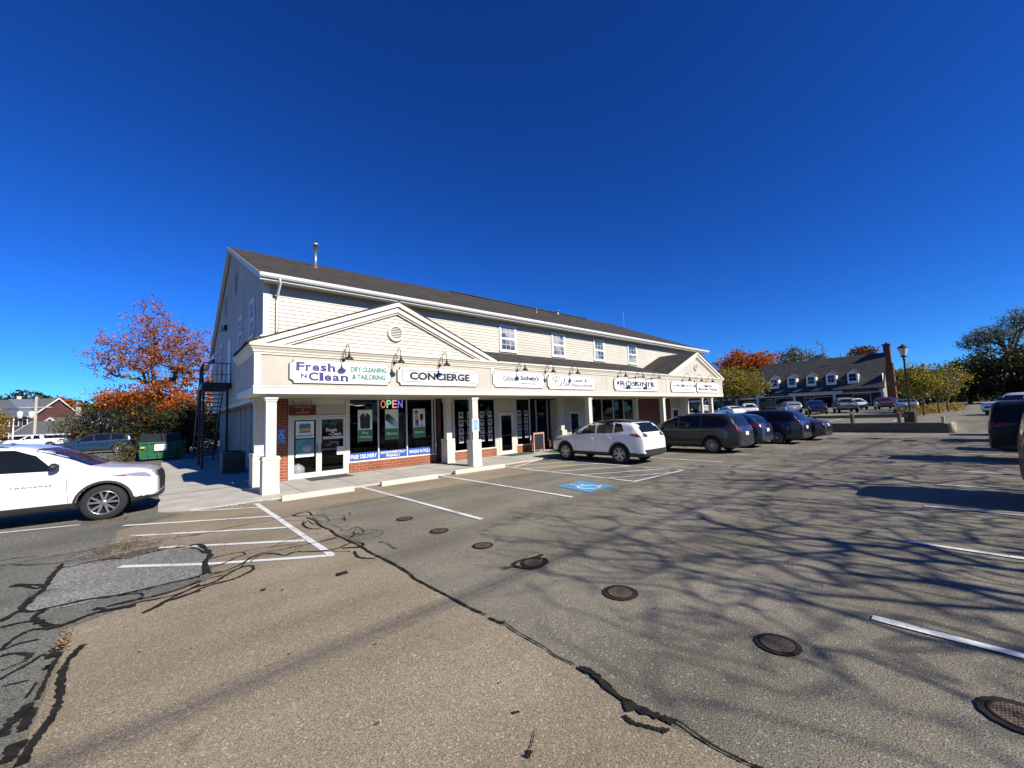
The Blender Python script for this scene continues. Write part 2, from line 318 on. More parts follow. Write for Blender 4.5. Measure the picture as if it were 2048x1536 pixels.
sheet('aged_tan_paving', [(-2.5,-40),(.62,-40),(.63,-11.9),(.56,-11.2),(.62,-10.6),(.58,-9),(.56,-8.2),(.52,-6.4),(.5,-5.2),(.48,-3.6),(.95,-2.86),(2.65,-2.76),(5.2,-2.7),(7.8,-2.85),(10.2,-2.8),(10.9,-1.2),(10.3,-.1),(-1.9,-.1),(-1.5,-.74),(-2.5,-1.6),(-2.45,-3.9),(-1.9,-4.0),(-1.24,-4.65),(-1.33,-6.12),(-2.55,-6.75),(-2.49,-7.6)], .006, M['tan'])
sheet('pale_paving_patch', [(-1.36,-6.02),(-2.1,-6.05),(-2.87,-5.96),(-3.04,-5.68),(-2.98,-4.8),(-2.94,-3.85),(-2.5,-4.02),(-1.95,-4.08),(-1.38,-4.25),(-1.26,-4.72),(-1.3,-5.4)], .009, M['patch'])
# sidewalk slab
SW = [(-1.93,.03),(-1.35,-.5),(-.9,-.68),(.45,-.62),(5.5,-.6),(7.4,-.5),(8.3,-.3),(10.2,-.25),(12.5,.25),(31.4,.25),(31.4,3.2),(1.15,3.2),(1.15,22),(-1.93,17.5)]
b = MB(); b.add([(x, y, .055) for x, y in SW] + [(x, y, -.02) for x, y in SW], [tuple(range(len(SW)))] + [(i+len(SW), (i+1) % len(SW)+len(SW), (i+1) % len(SW), i) for i in range(len(SW))])
o = b.build('sidewalk', M['conc']); struct(o)
b = MB()
for x in (1.15, 2.65, 4.35, 6.0, 7.9, 9.9, 11.9, 15, 18, 21, 24, 27, 30): b.box(x, x+.012, -.59 if x < 7 else .26, 2.7, .056, .059)
for y in (1.6, 4.2, 7.0, 10, 13): b.box(-1.9, .9, y, y+.012, .056, .059)
b.box(-1.9, 31.3, 2.70, 2.74, .056, .060)
struct(b.build('sidewalk_joints', M['groove']))
b = MB(); 
for i in range(40):
    pass
# grass strip under the windows and a planted bed
b = MB()
rnd = random.Random(3)
sheet('grass_bed_soil', [(12.9,.35),(20,.35),(20,1.9),(12.9,1.9)], .062, M['grass'])
for i in range(2600):
    x, y = rnd.uniform(12.9, 20), rnd.uniform(.35, 1.9); h = rnd.uniform(.04, .11); a = rnd.uniform(0, 6.28); dx, dy = math.cos(a)*.012, math.sin(a)*.012
    b.add([(x-dx,y-dy,.06),(x+dx,y+dy,.06),(x+rnd.uniform(-.03,.03),y+rnd.uniform(-.03,.03),.06+h)], [(0,1,2)])
tag(b.build('grass', M['grass']), 'short green grass strip beside the cafe table', 'grass', kind='stuff')
# ---------------------------------------------------------------- painted markings
def line(mb, a, b_, w=.1, z=.012, seed=0):
    a = Vector(a); c = Vector(b_); d = (c-a); nseg = max(1, int(d.length/.5)); d.normalize(); nn = Vector((-d.y, d.x)) * w / 2; rr = random.Random(seed*31+int(a.x*100))
    vs = []; 
    for i in range(nseg+1):
        p = a + (c-a) * i / nseg; j = rr.uniform(-.006, .006); k = rr.uniform(-.006, .006)
        vs += [(p.x+nn.x*(1+j/w*2), p.y+nn.y*(1+j/w*2), z), (p.x-nn.x*(1+k/w*2), p.y-nn.y*(1+k/w*2), z)]
    mb.add(vs, [(2*i, 2*i+1, 2*i+3, 2*i+2) for i in range(nseg)])
def marking(name, segs, w=.1):
    b = MB()
    for i, (p, q_) in enumerate(segs): line(b, p, q_, w, .012 + (.0011 * (i % 4)), i)
    return struct(b.build(name, M['paint']))
marking('stall_lines', [((2.69,-.64),(2.84,-6.5)),((5.42,-.35),(5.5,-6.5)),((13.72,.2),(13.62,-6.7)),((16.46,.2),(16.4,-6.7)),((10.97,-.1),(10.95,-6.5)),((19.2,.2),(19.1,-6.6)),((21.9,.2),(21.9,-6.6)),((24.7,.2),(24.7,-6.6))], .11)
marking('opposite_stall_lines', [((3.13,-12.15),(3.35,-18)),((6.13,-12.13),(6.3,-18)),((9.0,-12.13),(9.2,-18)),((11.9,-12.15),(12.1,-18)),((14.7,-12.2),(14.9,-18)),((17.35,-12.2),(17.6,-18)),((20.1,-12.3),(20.3,-18)),((22.8,-12.4),(23,-18)),((25.5,-12.4),(25.8,-18))], .1)
marking('left_stall_line', [((-3.1,-.28),(-9.5,1.95))], .1)
marking('left_hatching', [((-.05,-.8),(.08,-6.45)),((-.05,-1.45),(-1.3,-.62)),((-.05,-2.8),(-2.45,-1.18)),((-.04,-4.12),(-2.3,-2.42)),((0,-5.32),(-1.9,-3.82)),((.1,-6.5),(-1.38,-5.45)),((-1.36,-5.46),(-2.3,-4.62))], .1)
marking('right_hatching', [((8.26,-.45),(8.22,-6.5)),((8.2,-6.46),(10.95,-6.52)),((8.25,-1.2),(10.6,-.2)),((8.25,-1.75),(10.9,-3.2)),((8.25,-3.1),(10.9,-4.55)),((8.25,-4.45),(10.9,-5.85)),((8.25,-5.55),(10.3,-6.45)),((8.25,-.55),(10.9,-1.9))], .1)
marking('upper_lot_lines', [], .1) if False else None
b = MB()
for (x0, y0, x1, y1) in ((37,-1.0,42,-1.2),(37,-5.2,42,-5.4),(37,-9.0,42,-9.3),(53,-4.2,59,-4.4),(53,-1.3,59,-1.4),(53,1.6,59,1.5),(53,4.4,59,4.4)):
    b.add([(x0,y0,gz(x0,y0)+.03),(x1,y1,gz(x1,y1)+.03),(x1,y1+.14,gz(x1,y1)+.03),(x0,y0+.14,gz(x0,y0)+.03)], [(0,1,2,3)])
struct(b.build('upper_stall_lines', M['paint']))
b = MB(); b.add([(6.2,-6.46,.011),(7.42,-6.40,.011),(7.38,-5.22,.011),(6.36,-5.15,.011)], [(0,1,2,3)])
struct(b.build('access_marking_square', M['hcblue']))
b = MB(); access_symbol(b, 6.82, -5.80, 1.0, lambda x, y: (x, y, .0145)); struct(b.build('access_marking_symbol', M['paint']))
CRACKS=[(0.05,[(-2.96,-3.99),(-2.98,-4.22),(-2.98,-4.57),(-2.97,-4.89),(-2.98,-5.16),(-3.03,-5.38),(-3.04,-5.6),(-3.02,-5.75)]),
(0.065,[(-3.02,-5.27),(-3.02,-5.49),(-3.04,-5.68)]),
(0.05,[(-3.02,-5.75),(-3.07,-5.83),(-3.12,-6.01)]),
(0.03,[(-3.33,-4.55),(-3.29,-4.49),(-3.17,-4.62),(-3.01,-4.8)]),
(0.03,[(-3.01,-4.8),(-3.04,-4.92),(-3.2,-4.65),(-3.33,-4.55)]),
(0.022,[(-3.76,-2.74),(-3.58,-2.74),(-3.37,-2.85)]),
(0.02,[(-3.61,-3.08),(-3.3,-3.1),(-3.14,-3.08),(-2.88,-3.09),(-2.66,-3.05)]),
(0.02,[(-3.69,-3.11),(-3.57,-3.15),(-3.37,-3.4),(-2.98,-3.65),(-2.73,-3.52)]),
(0.035,[(-3.02,-3.95),(-2.88,-4.02),(-2.68,-3.97),(-2.49,-3.99),(-2.25,-4.16),(-2.03,-4.08),(-1.86,-4.02),(-1.54,-4.12),(-1.35,-4.17)]),
(0.05,[(-2.97,-3.75),(-2.98,-3.96)]),
(0.014,[(-2.1,-3.55),(-1.65,-3.28),(-1.31,-3.41)]),
(0.04,[(-3.02,-5.77),(-2.92,-5.9),(-2.81,-5.9),(-2.69,-5.91),(-2.49,-5.92),(-2.26,-6.02),(-2.02,-6.03),(-1.7,-6.01),(-1.45,-6.02)]),
(0.06,[(-2.81,-5.94),(-2.85,-6.02),(-2.87,-6.16),(-2.78,-6.38),(-2.73,-6.5),(-2.63,-6.63),(-2.52,-6.58),(-2.46,-6.53),(-2.32,-6.49),(-2.05,-6.58)]),
(0.03,[(-2.3,-6.36),(-2.1,-6.36),(-1.88,-6.4),(-1.66,-6.36),(-1.46,-6.21)]),
(0.02,[(-2.19,-6.06),(-2.06,-6.12),(-2.0,-6.26),(-2.04,-6.35)]),
(0.035,[(-2.4,-6.38),(-2.37,-6.34),(-2.29,-6.51)]),
(0.02,[(-2.4,-6.38),(-2.26,-6.37),(-2.05,-6.39)]),
(0.02,[(-2.29,-6.51),(-2.05,-6.49),(-1.71,-6.54),(-1.47,-6.39)]),
(0.05,[(-1.99,-6.89),(-1.88,-6.8),(-1.81,-6.7),(-1.71,-6.68),(-1.48,-6.6)]),
(0.03,[(-1.84,-6.71),(-1.66,-6.55),(-1.47,-6.35)]),
(0.03,[(-3.08,-6.22),(-2.96,-6.21),(-2.84,-6.27)]),
(0.035,[(-2.95,-6.92),(-2.92,-6.7),(-2.86,-6.56),(-2.79,-6.55),(-2.68,-6.65)]),
(0.02,[(-2.93,-6.92),(-2.85,-6.85),(-2.72,-6.88)]),
(0.035,[(-2.92,-7.06),(-2.83,-7.09),(-2.74,-7.2),(-2.71,-7.22)]),
(0.06,[(-2.72,-7.2),(-2.72,-7.3)]),
(0.025,[(-2.82,-7.61),(-2.77,-7.53),(-2.69,-7.43),(-2.64,-7.32),(-2.61,-7.35)]),
(0.012,[(-2.78,-7.77),(-2.74,-7.77),(-2.63,-7.8)]),
(0.012,[(-2.85,-7.42),(-2.78,-7.38),(-2.71,-7.33)]),
(0.1,[(-2.55,-7.19),(-2.56,-7.29),(-2.56,-7.44)]),
(0.06,[(-2.54,-7.59),(-2.55,-7.64),(-2.57,-7.62)]),
(0.028,[(-2.54,-7.12),(-2.52,-7.44),(-2.53,-7.58),(-2.53,-7.74),(-2.53,-7.94),(-2.53,-8.04),(-2.53,-8.2)]),
(0.02,[(-2.58,-7.88),(-2.59,-8.03),(-2.6,-8.11)]),
(0.065,[(-2.56,-8.23),(-2.57,-8.33),(-2.6,-8.4),(-2.62,-8.5),(-2.62,-8.6)]),
(0.05,[(-2.53,-8.34),(-2.53,-8.49),(-2.53,-8.61)]),
(0.07,[(-2.52,-8.75),(-2.53,-8.88),(-2.54,-8.95)]),
(0.045,[(-2.38,-7.34),(-2.41,-7.46),(-2.44,-7.6),(-2.45,-7.74),(-2.44,-7.93),(-2.42,-8.13),(-2.4,-8.33),(-2.4,-8.47),(-2.41,-8.59),(-2.43,-8.71),(-2.45,-8.83),(-2.46,-8.94),(-2.46,-9.04)]),
(0.02,[(-1.45,-3.31),(-1.14,-3.31),(-0.79,-3.21),(-0.25,-3.23),(0.12,-3.14),(0.53,-2.98)]),
(0.012,[(0.04,-3.44),(0.25,-3.68),(0.37,-3.82)]),
(0.07,[(-1.49,-4.16),(-1.37,-4.16),(-1.3,-4.6),(-1.28,-5.06),(-1.36,-5.36),(-1.38,-5.97)]),
(0.03,[(-1.49,-4.28),(-1.39,-4.5),(-1.34,-4.85)]),
(0.028,[(-1.38,-5.97),(-1.47,-5.99),(-1.56,-6.04)]),
(0.02,[(-1.37,-5.71),(-1.18,-5.67),(-1.0,-5.49),(-0.87,-5.43),(-0.91,-5.24),(-1.14,-5.21),(-1.28,-5.26)]),
(0.025,[(-1.36,-5.99),(-1.18,-6.02),(-0.98,-5.89),(-0.84,-5.66),(-0.75,-5.62)]),
(0.016,[(-1.34,-6.06),(-1.16,-6.1),(-1.01,-6.04),(-0.88,-5.75),(-0.69,-5.55),(-0.4,-5.58),(-0.18,-5.58),(0.07,-5.61),(0.41,-5.56)]),
(0.02,[(-0.87,-5.88),(-0.73,-5.65),(-0.64,-5.61)]),
(0.035,[(-1.58,-6.63),(-1.39,-6.5),(-1.14,-6.48),(-0.99,-6.38),(-0.89,-6.27),(-0.88,-6.08),(-1.0,-6.05),(-1.18,-6.23),(-1.34,-6.42),(-1.57,-6.44)]),
(0.016,[(-1.57,-6.32),(-1.34,-6.21),(-1.2,-6.22)]),
(0.016,[(-0.87,-5.22),(-0.58,-5.26),(-0.3,-5.38),(-0.15,-5.45)]),
(0.03,[(-0.64,-5.64),(-0.54,-5.71),(-0.44,-5.94),(-0.31,-5.89),(-0.2,-5.93)]),
(0.014,[(-0.43,-5.24),(-0.14,-5.04),(0.29,-5.01)]),
(0.02,[(-0.03,-5.59),(0.22,-5.61),(0.43,-5.59)]),
(0.025,[(-0.07,-6.07),(0.2,-6.22),(0.5,-6.08),(0.62,-6.22),(0.56,-6.39),(0.3,-6.26)]),
(0.02,[(-0.21,-5.96),(-0.01,-6.14),(0.34,-6.52)]),
(0.03,[(0.3,-6.26),(0.41,-6.34),(0.56,-6.47)]),
(0.03,[(0.38,-6.56),(0.33,-6.84),(0.39,-7.01),(0.49,-7.11)]),
(0.03,[(0.32,-3.88),(0.24,-4.15),(0.25,-4.55),(0.4,-4.77)]),
(0.02,[(0.25,-4.16),(0.4,-3.86),(0.39,-4.21),(0.47,-4.36)]),
(0.03,[(0.28,-3.05),(0.34,-3.26),(0.45,-3.32),(0.58,-3.4),(0.62,-3.0),(0.48,-2.92),(0.3,-3.07)]),
(0.02,[(0.58,-3.4),(0.7,-3.53),(0.86,-3.43)]),
(0.014,[(0.54,-3.63),(0.56,-4.17),(0.71,-4.21),(0.74,-3.85),(0.67,-3.64)]),
(0.014,[(0.75,-3.59),(0.83,-3.82),(1.02,-3.91),(1.15,-4.06),(1.25,-3.82)]),
(0.014,[(0.71,-4.21),(0.93,-4.2),(0.94,-4.48),(1.04,-4.07)]),
(0.014,[(0.65,-5.06),(0.71,-5.28),(0.92,-5.14),(0.91,-5.55),(0.8,-5.72),(0.75,-5.57),(0.62,-5.71),(0.55,-5.54)]),
(0.014,[(0.92,-5.14),(0.75,-5.47),(0.72,-5.63),(0.55,-5.81)]),
(0.012,[(0.98,-5.47),(1.11,-5.68),(1.12,-5.89),(0.94,-6.06),(0.69,-6.04),(0.54,-5.96)]),
(0.014,[(0.62,-5.71),(0.86,-5.78),(0.99,-5.74)]),
(0.014,[(0.64,-4.6),(0.7,-4.9),(0.87,-4.99)]),
(0.02,[(0.84,-6.38),(0.9,-6.53),(0.88,-6.85),(0.91,-6.92)]),
(0.05,[(-0.94,-7.16),(-0.89,-7.18)]),
(0.035,[(0.49,-4.08),(0.46,-4.62),(0.5,-4.99),(0.47,-5.45),(0.51,-5.93),(0.54,-6.44),(0.53,-6.8),(0.56,-7.22),(0.58,-7.53),(0.57,-8.01)]),
(0.03,[(0.45,-3.52),(0.48,-3.81),(0.49,-4.08)]),
(0.014,[(0.56,-2.86),(1.39,-2.76),(2.44,-2.79),(3.14,-2.89)]),
(0.028,[(0.57,-8.02),(0.54,-8.21),(0.55,-8.44),(0.56,-8.67),(0.57,-8.85),(0.58,-9.17),(0.59,-9.39),(0.62,-9.57)]),
(0.032,[(0.6,-9.64),(0.62,-9.77),(0.66,-9.82)]),
(0.014,[(0.65,-9.83),(0.63,-10.0),(0.63,-10.15),(0.63,-10.36),(0.61,-10.52),(0.63,-10.7)]),
(0.05,[(0.63,-10.75),(0.65,-10.85),(0.63,-10.95),(0.59,-11.07),(0.57,-11.21),(0.58,-11.35),(0.61,-11.47),(0.63,-11.54)]),
(0.06,[(0.56,-11.22),(0.51,-11.29)]),
(0.035,[(0.45,-11.28),(0.44,-11.35),(0.47,-11.42),(0.51,-11.5),(0.55,-11.54)]),
(0.02,[(-0.06,-10.76),(-0.02,-10.78)]),
(0.006,[(-0.06,-10.97),(-0.14,-11.03),(-0.18,-11.05)]),
(0.03,[(-0.18,-11.06),(-0.23,-11.08)]),
(0.018,[(0.61,-11.48),(0.65,-11.55),(0.62,-11.76),(0.63,-11.89),(0.64,-11.97),(0.69,-12.1)]),
(0.05,[(2.23,-8.77),(2.06,-8.76),(1.87,-8.71),(1.75,-8.72),(1.68,-8.81),(1.76,-9.0),(1.85,-9.06),(2.04,-9.02),(2.13,-8.9),(2.08,-8.82)]),
(0.02,[(1.68,-8.81),(1.56,-8.79),(1.48,-8.76)]),
(0.015,[(1.69,-8.8),(1.59,-8.74),(1.51,-8.69)])]

b = MB()
for i, (w_, pts) in enumerate(CRACKS):
    ribbon(b, pts, w_ * 1.05, lambda x, y: (x, y, .0175 + .0004 * (i % 7)), jit=.45, seed=i, sub=5)
struct(b.build('tar_crack_seals', M['tar']))
# pothole with debris where the patch meets the hatching
b = MB(); rnd = random.Random(5)
ribbon(b, [(-2.55,-3.98),(-2.3,-3.9),(-2.05,-3.84),(-1.88,-3.86)], .22, lambda x, y: (x, y, .0155), jit=.5, seed=9, sub=6)
struct(b.build('pothole_dirt', M['groove']))
b = MB()
for i in range(1500):
    if i < 900: x = rnd.gauss(-2.35, .27); y = rnd.gauss(-3.55, .38)
    elif i < 1040: x = rnd.gauss(-2.53,.035); y = rnd.uniform(-7.4,-6.8)
    else: t = rnd.random(); x = -1.3 + 1.6*t; y = -.72 + .05*t + rnd.gauss(0,.02)
    s_ = rnd.uniform(.004, .013); a = rnd.uniform(0, 3.1); z = .02 + rnd.random()*.012
    b.add([(x+s_*math.cos(a+k*1.57), y+s_*math.sin(a+k*1.57), z + rnd.uniform(-.004,.006)) for k in range(4)], [(0,1,2,3)], rnd.choice((0,0,1,2)))
tag(b.build('leaf_litter', [P('leaf_litter_brown', (.16,.09,.04), .9), P('leaf_litter_grey', (.33,.31,.27), .9), P('leaf_litter_orange', (.42,.2,.04), .8)]), 'brown leaf litter and crumbs of asphalt round the pothole', 'leaf litter', kind='stuff')
b = MB(); rnd = random.Random(21)
for i in range(420):
    x = rnd.uniform(-4, 16); y = rnd.uniform(-12.5, -1.2) if i % 3 else rnd.gauss(-.75, .12); s_ = rnd.uniform(.008, .024); a = rnd.uniform(0, 3.1)
    b.add([(x+s_*math.cos(a+k*1.57), y+s_*.6*math.sin(a+k*1.57), .016 + rnd.random()*.01) for k in range(4)], [(0,1,2,3)], rnd.choice((0,0,1)))
tag(b.build('scattered_leaves', [P('dry_leaf_brown', (.10,.06,.03), .9), P('dry_leaf_yellow', (.40,.28,.06), .8)]), 'tiny dry leaves and grit scattered over the parking lot', 'leaves', kind='stuff')
b = MB(); rnd = random.Random(33)
for i in range(110):
    x = rnd.gauss(-2.3, .28); y = rnd.gauss(-3.45, .32); a = rnd.uniform(0, 6.28); L_ = rnd.uniform(.06, .28); z = rnd.uniform(.02, .07); p = Vector((x, y, z)); d = Vector((math.cos(a), math.sin(a), rnd.uniform(-.05, .25)))*L_
    b.tube([p, p+d*.5+Vector((rnd.uniform(-.02,.02), rnd.uniform(-.02,.02), .01)), p+d], [.005, .004, .002], 4, cap=False)
tag(b.build('twig_pile', M['bark']), 'small pile of dry twigs beside the left hatched bay', 'twigs', kind='stuff')
# storm grate at the wheel of the white suv
t = thing('storm_grate', 'rusty iron kerbside drain grate by the front wheel of the white car', 'drain grate', (-2.8, -.3, .01), R(-14))
b = MB(); b.box(-.36,.36,-.09,-.06,0,.03); b.box(-.36,.36,.06,.09,0,.03); b.box(-.36,-.33,-.06,.06,0,.03); b.box(.33,.36,-.06,.06,0,.03); b.build('frame', M['rust'], t)
b = MB(); b.box(-.33,.33,-.06,.06,0,.008); b.build('opening', M['groove'], t)
b = MB(); [b.box(-.3+k*.075,-.28+k*.075,-.06,.06,.008,.026) for k in range(9)]; b.build('bar_grid', M['rust'], t)
# manhole covers
def manhole(x, y, r, label, collar=.07):
    t = thing('manhole_cover', label, 'manhole cover', (x, y, .012), 0, 'manhole covers in a row across the lot')
    b = MB(); rr = random.Random(int(x*100+y*10)); n = 40
    for k in range(n):
        a0, a1 = 2*math.pi*k/n, 2*math.pi*(k+1)/n
        f0 = r+collar*(.9+.35*math.sin(k*2.1)*.3); f1 = r+collar*(.9+.35*math.sin(((k+1) % n)*2.1)*.3)
        b.add([(r*.97*math.cos(a0), r*.97*math.sin(a0), .003), (f0*math.cos(a0), f0*math.sin(a0), .001), (f1*math.cos(a1), f1*math.sin(a1), .001), (r*.97*math.cos(a1), r*.97*math.sin(a1), .003)], [(0,1,2,3)])
    b.build('collar', M['iron'], t)
    b = MB(); b.lathe([(r, 0), (r, .006), (r*.9, .006), (r*.88, .003), (r*.84, .003)], n=32); b.build('rim', M['iron'], t)
    b = MB(); b.add([(r*.85*math.cos(2*math.pi*k/32), r*.85*math.sin(2*math.pi*k/32), .004) for k in range(32)], [tuple(range(32))])
    b.build('lid', M['rust'], t)
    b = MB(); u = r * .105
    for i in range(-7, 8):
        for j in range(-7, 8):
            cx, cy = i*u, j*u*1.05
            d = math.hypot(cx, cy)
            if d < r*.78 and not (r*.16 < d < r*.3) and (i + j) % 2 == 0: b.box(cx-u*.36, cx+u*.36, cy-u*.2, cy+u*.2, .004, .0065)
    for k in range(24):
        a0, a1 = 2*math.pi*k/24, 2*math.pi*(k+1)/24
        b.add([(r*q*math.cos(a), r*q*math.sin(a), .0066) for q, a in ((.2,a0),(.25,a0),(.25,a1),(.2,a1))], [(0,1,2,3)])
    b.build('stud_pattern', M['iron'], t)
    return t
for x, y, r, lb in ((1.83,-5.27,.14,'smallest manhole cover nearest the parking stalls'),(1.86,-6.56,.14,'second manhole cover from the building'),(1.90,-7.79,.135,'third manhole cover from the building'),
                    (1.93,-8.88,.14,'manhole cover set in a black tar patch with tails'),(1.97,-10.22,.15,'rusty manhole cover beyond the tar seam, fifth from the building'),
                    (2.05,-11.70,.14,'large rusty manhole cover with a wide dark rim in the foreground'),(2.2,-12.97,.15,'manhole cover cut by the right edge of the photo')):
    manhole(x, y, r, lb, .045 if r > .145 else .03)
b = MB()
for (x, y) in ((27.5,-9.2),(27.0,-7.4),(26.4,-10.6)): b.lathe([(.3,0),(.3,.006),(0,.006)], (x,y,.012), 20)
struct(b.build('far_pavement_covers', M['iron']))
# wheel stops
def wheelstop(x0, x1, y, label):
    b = MB(); L = x1-x0
    prof = [(-.09,0),(-.075,.10),(-.05,.135),(.05,.135),(.075,.10),(.09,0)]
    st = [0,.03,.5,1,1.5,L-.03,L]; st = [s_ for s_ in st if s_ <= L]; vs = []
    for s_ in st:
        k = .93 if s_ in (0, L) else 1
        vs += [(s_, p*k, h*k) for p, h in prof]
    n = 6; b.add(vs, [(i*n+k, i*n+k+1, (i+1)*n+k+1, (i+1)*n+k) for i in range(len(st)-1) for k in range(5)] + [tuple(range(n)), tuple(range(len(vs)-1, len(vs)-n-1, -1))])
    o = b.build('wheel_stop', M['stop']); o.location = (x0, y, .007); o.rotation_euler = (0, 0, R(-1.5)); tag(o, label, 'wheel stop', 'concrete wheel stops along the sidewalk')
wheelstop(.48, 2.3, -1.0, 'cream concrete wheel stop in front of the glass double doors, nearest the camera')
wheelstop(3.15, 5.05, -.95, 'cream concrete wheel stop in front of the dry cleaner poster windows')
wheelstop(5.9, 8.1, -.75, 'cream concrete wheel stop by the post with the blue accessible sign')

# ---------------------------------------------------------------- main building
B = thing('shop_building', 'long cream clapboard shop building with a deep arcade fascia and two pediments', 'building', (0, 0, 0))
YW = 2.75
def siding(mb, poly, put, exp=.14, lap=.021):
    """poly: convex (s,z) outline; put(s, z, out) -> point; out = distance proud of wall"""
    zs = [p[1] for p in poly]; z0, z1 = min(zs), max(zs); z = z0
    def span(zz):
        xs_ = []
        for i in range(len(poly)):
            a, c = poly[i], poly[(i+1) % len(poly)]
            if (a[1]-zz) * (c[1]-zz) <= 0 and a[1] != c[1]:
                t = (zz-a[1])/(c[1]-a[1]); xs_.append(a[0]+t*(c[0]-a[0]))
            elif a[1] == c[1] == zz: xs_ += [a[0], c[0]]
        return (min(xs_), max(xs_)) if xs_ else None
    while z < z1 - .001:
        zt = min(z+exp, z1); a, c = span(z+1e-4), span(zt-1e-4)
        if a and c:
            mb.add([put(a[0], z, lap), put(a[1], z, lap), put(c[1], zt, .002), put(c[0], zt, .002), put(a[0], z, .0), put(a[1], z, .0)], [(0,1,2,3),(4,5,1,0)])
        z += exp
front = lambda y: (lambda s, z, o: (s, y - o, z))
# ground floor cores (solid masses behind shop fronts)
b = MB()
b.box(1.05, 1.40, YW, YW+.3, 0, 2.87); b.build('brick_pier', M['brick'], B)
def brick_base(x0, x1, z1=.42): MB().box(x0, x1, YW, YW+.18, 0, z1).build('window_wall', M['brick'], B)
for a, c in ((3.44, 7.22), (8.14, 10.6), (11.95, 12.96)): brick_base(a, c)
for a, c in ((3.44, 7.22), (8.14, 10.6), (11.95, 12.96), (18.1, 23.2)): MB().box(a, c, YW-.03, YW+.12, .42, .475).build('window_sill', M['trim'], B)
MB().box(18.1, 23.2, YW, YW+.18, 0, .42).build('window_wall', M['dbrick'], B); MB().box(13.0, 15.1, YW+.5, YW+.68, 0, .5).build('window_wall', M['dbrick'], B)
b = MB(); b.box(23.45, 28.05, YW, YW+.2, 0, 2.87); b.build('dark_brick_wall', M['dbrick'], B)
MB().box(7.3, 7.5, YW+.02, YW+1.3, 0, 2.87).build('dark_brick_wall', M['dbrick'], B); MB().box(12.97, 13.0, YW, YW+.7, 0, 2.87).build('dark_brick_wall', M['dbrick'], B)
# interior behind the glass
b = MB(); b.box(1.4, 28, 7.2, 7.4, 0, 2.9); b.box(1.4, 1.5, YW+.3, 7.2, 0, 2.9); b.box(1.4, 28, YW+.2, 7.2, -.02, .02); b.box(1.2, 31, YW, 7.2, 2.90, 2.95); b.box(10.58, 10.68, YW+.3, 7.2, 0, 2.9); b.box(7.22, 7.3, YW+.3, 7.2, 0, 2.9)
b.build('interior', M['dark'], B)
for x, y, lb in ((3.95, 4.3, 'small lit ceiling lamp inside the dry cleaner, left one'), (4.75, 5.2, 'small lit ceiling lamp inside the dry cleaner, right one')):
    t = thing('ceiling_lamp', lb, 'ceiling lamp', (x, y, 2.72)); MB().lathe([(.28, .03), (.28, .0), (.25, -.03)], n=16).build('rim', M['white'], t); MB().lathe([(.25, -.028), (0, -.05)], n=16).build('diffuser', P('lamp_diffuser', (.8,.8,.75), .5, emit=(1,.95,.85), es=.8), t)
# curtain, counters, laundry seen inside
t = thing('shop_curtain', 'pale curtain hanging behind the tailor poster window', 'curtain', (6.3, 3.5, 0.0))
b = MB()
for sx in (-1, 1):
    vs = []; 
    for i in range(13):
        u = i/12; top = sx*(.12+.42*u); mid = sx*(.30+.22*u)
        for zz, xx in ((2.2, top), (1.6, sx*(.15+.38*u)), (1.1, mid), (.62, sx*(.22+.3*u))): vs.append((xx, .03*math.sin(u*30), zz))
    b.add(vs, [(i*4+k, i*4+k+1, (i+1)*4+k+1, (i+1)*4+k) for i in range(12) for k in range(3)], 0, True)
b.build('fabric', P('curtain_fabric', (.20,.20,.21), .9), t)
b = MB(); b.tube([(-.7,0,2.25),(.7,0,2.25)], .012); b.build('rod', M['wood'], t)
for i, (x, y, z, s_, lb) in enumerate(((1.78,3.15,.28,.26,'bulging white laundry bag standing behind the left glass door'),(3.75,3.1,.62,.16,'white bundle of laundry behind the free delivery banner, left'),(4.3,3.15,.60,.17,'white bundle of laundry behind the free delivery banner, right'),(4.95,3.1,.66,.19,'white folded bundle behind the environmentally friendly banner'),(6.2,3.1,.66,.17,'white folded bundle behind the wash n fold banner, left'),(6.75,3.1,.68,.17,'white folded bundle behind the wash n fold banner, right'))):
    b = MB(); rr = random.Random(i); vs = []; N1, N2 = 9, 12
    for a in range(N1):
        for c in range(N2):
            th = math.pi*a/(N1-1); ph = 2*math.pi*c/N2; k = s_*(1+.12*math.sin(3*ph+i)+rr.uniform(-.09,.09))
            vs.append((k*math.sin(th)*math.cos(ph), k*.7*math.sin(th)*math.sin(ph), k*math.cos(th)*(1 if i == 0 else .75)))
    b.add(vs, [(a*N2+c, a*N2+(c+1) % N2, (a+1)*N2+(c+1) % N2, (a+1)*N2+c) for a in range(N1-1) for c in range(N2)], 0, True)
    o = b.build('laundry_bag', M['lwhite']); o.location = (x, y, z); tag(o, lb, 'laundry bag')
b = MB(); b.box(3.5, 7.1, 2.95, 3.4, .02, .46); b.build('display_ledge', M['dark'], B)
# shop windows: frames and glass
def shopwin(edges, z0=.475, z1=2.82, y=YW, w=.05):
    f = MB()
    for e in edges: f.box(e-w/2, e+w/2, y-.015, y+.06, z0, z1)
    f.box(edges[0]-w/2, edges[-1]+w/2, y-.012, y+.058, z1, z1+.05)
    fr = f.build('shop_window', M['alum'], B)
    for a, c in zip(edges[:-1], edges[1:]):
        MB().add([(a+w/2, y+.03, z0), (c-w/2, y+.03, z0), (c-w/2, y+.03, z1), (a+w/2, y+.03, z1)], [(0,1,2,3)]).build('pane', M['glass'], fr)
shopwin([3.47, 4.62, 5.84, 7.06, 7.19]); shopwin([8.17, 9.35, 10.56]); shopwin([11.97, 12.93])
shopwin([13.02, 13.9, 14.8, 15.1], z0=.5, y=YW+.5, w=.06); shopwin([18.13, 19.3, 20.5, 21.7, 23.17])
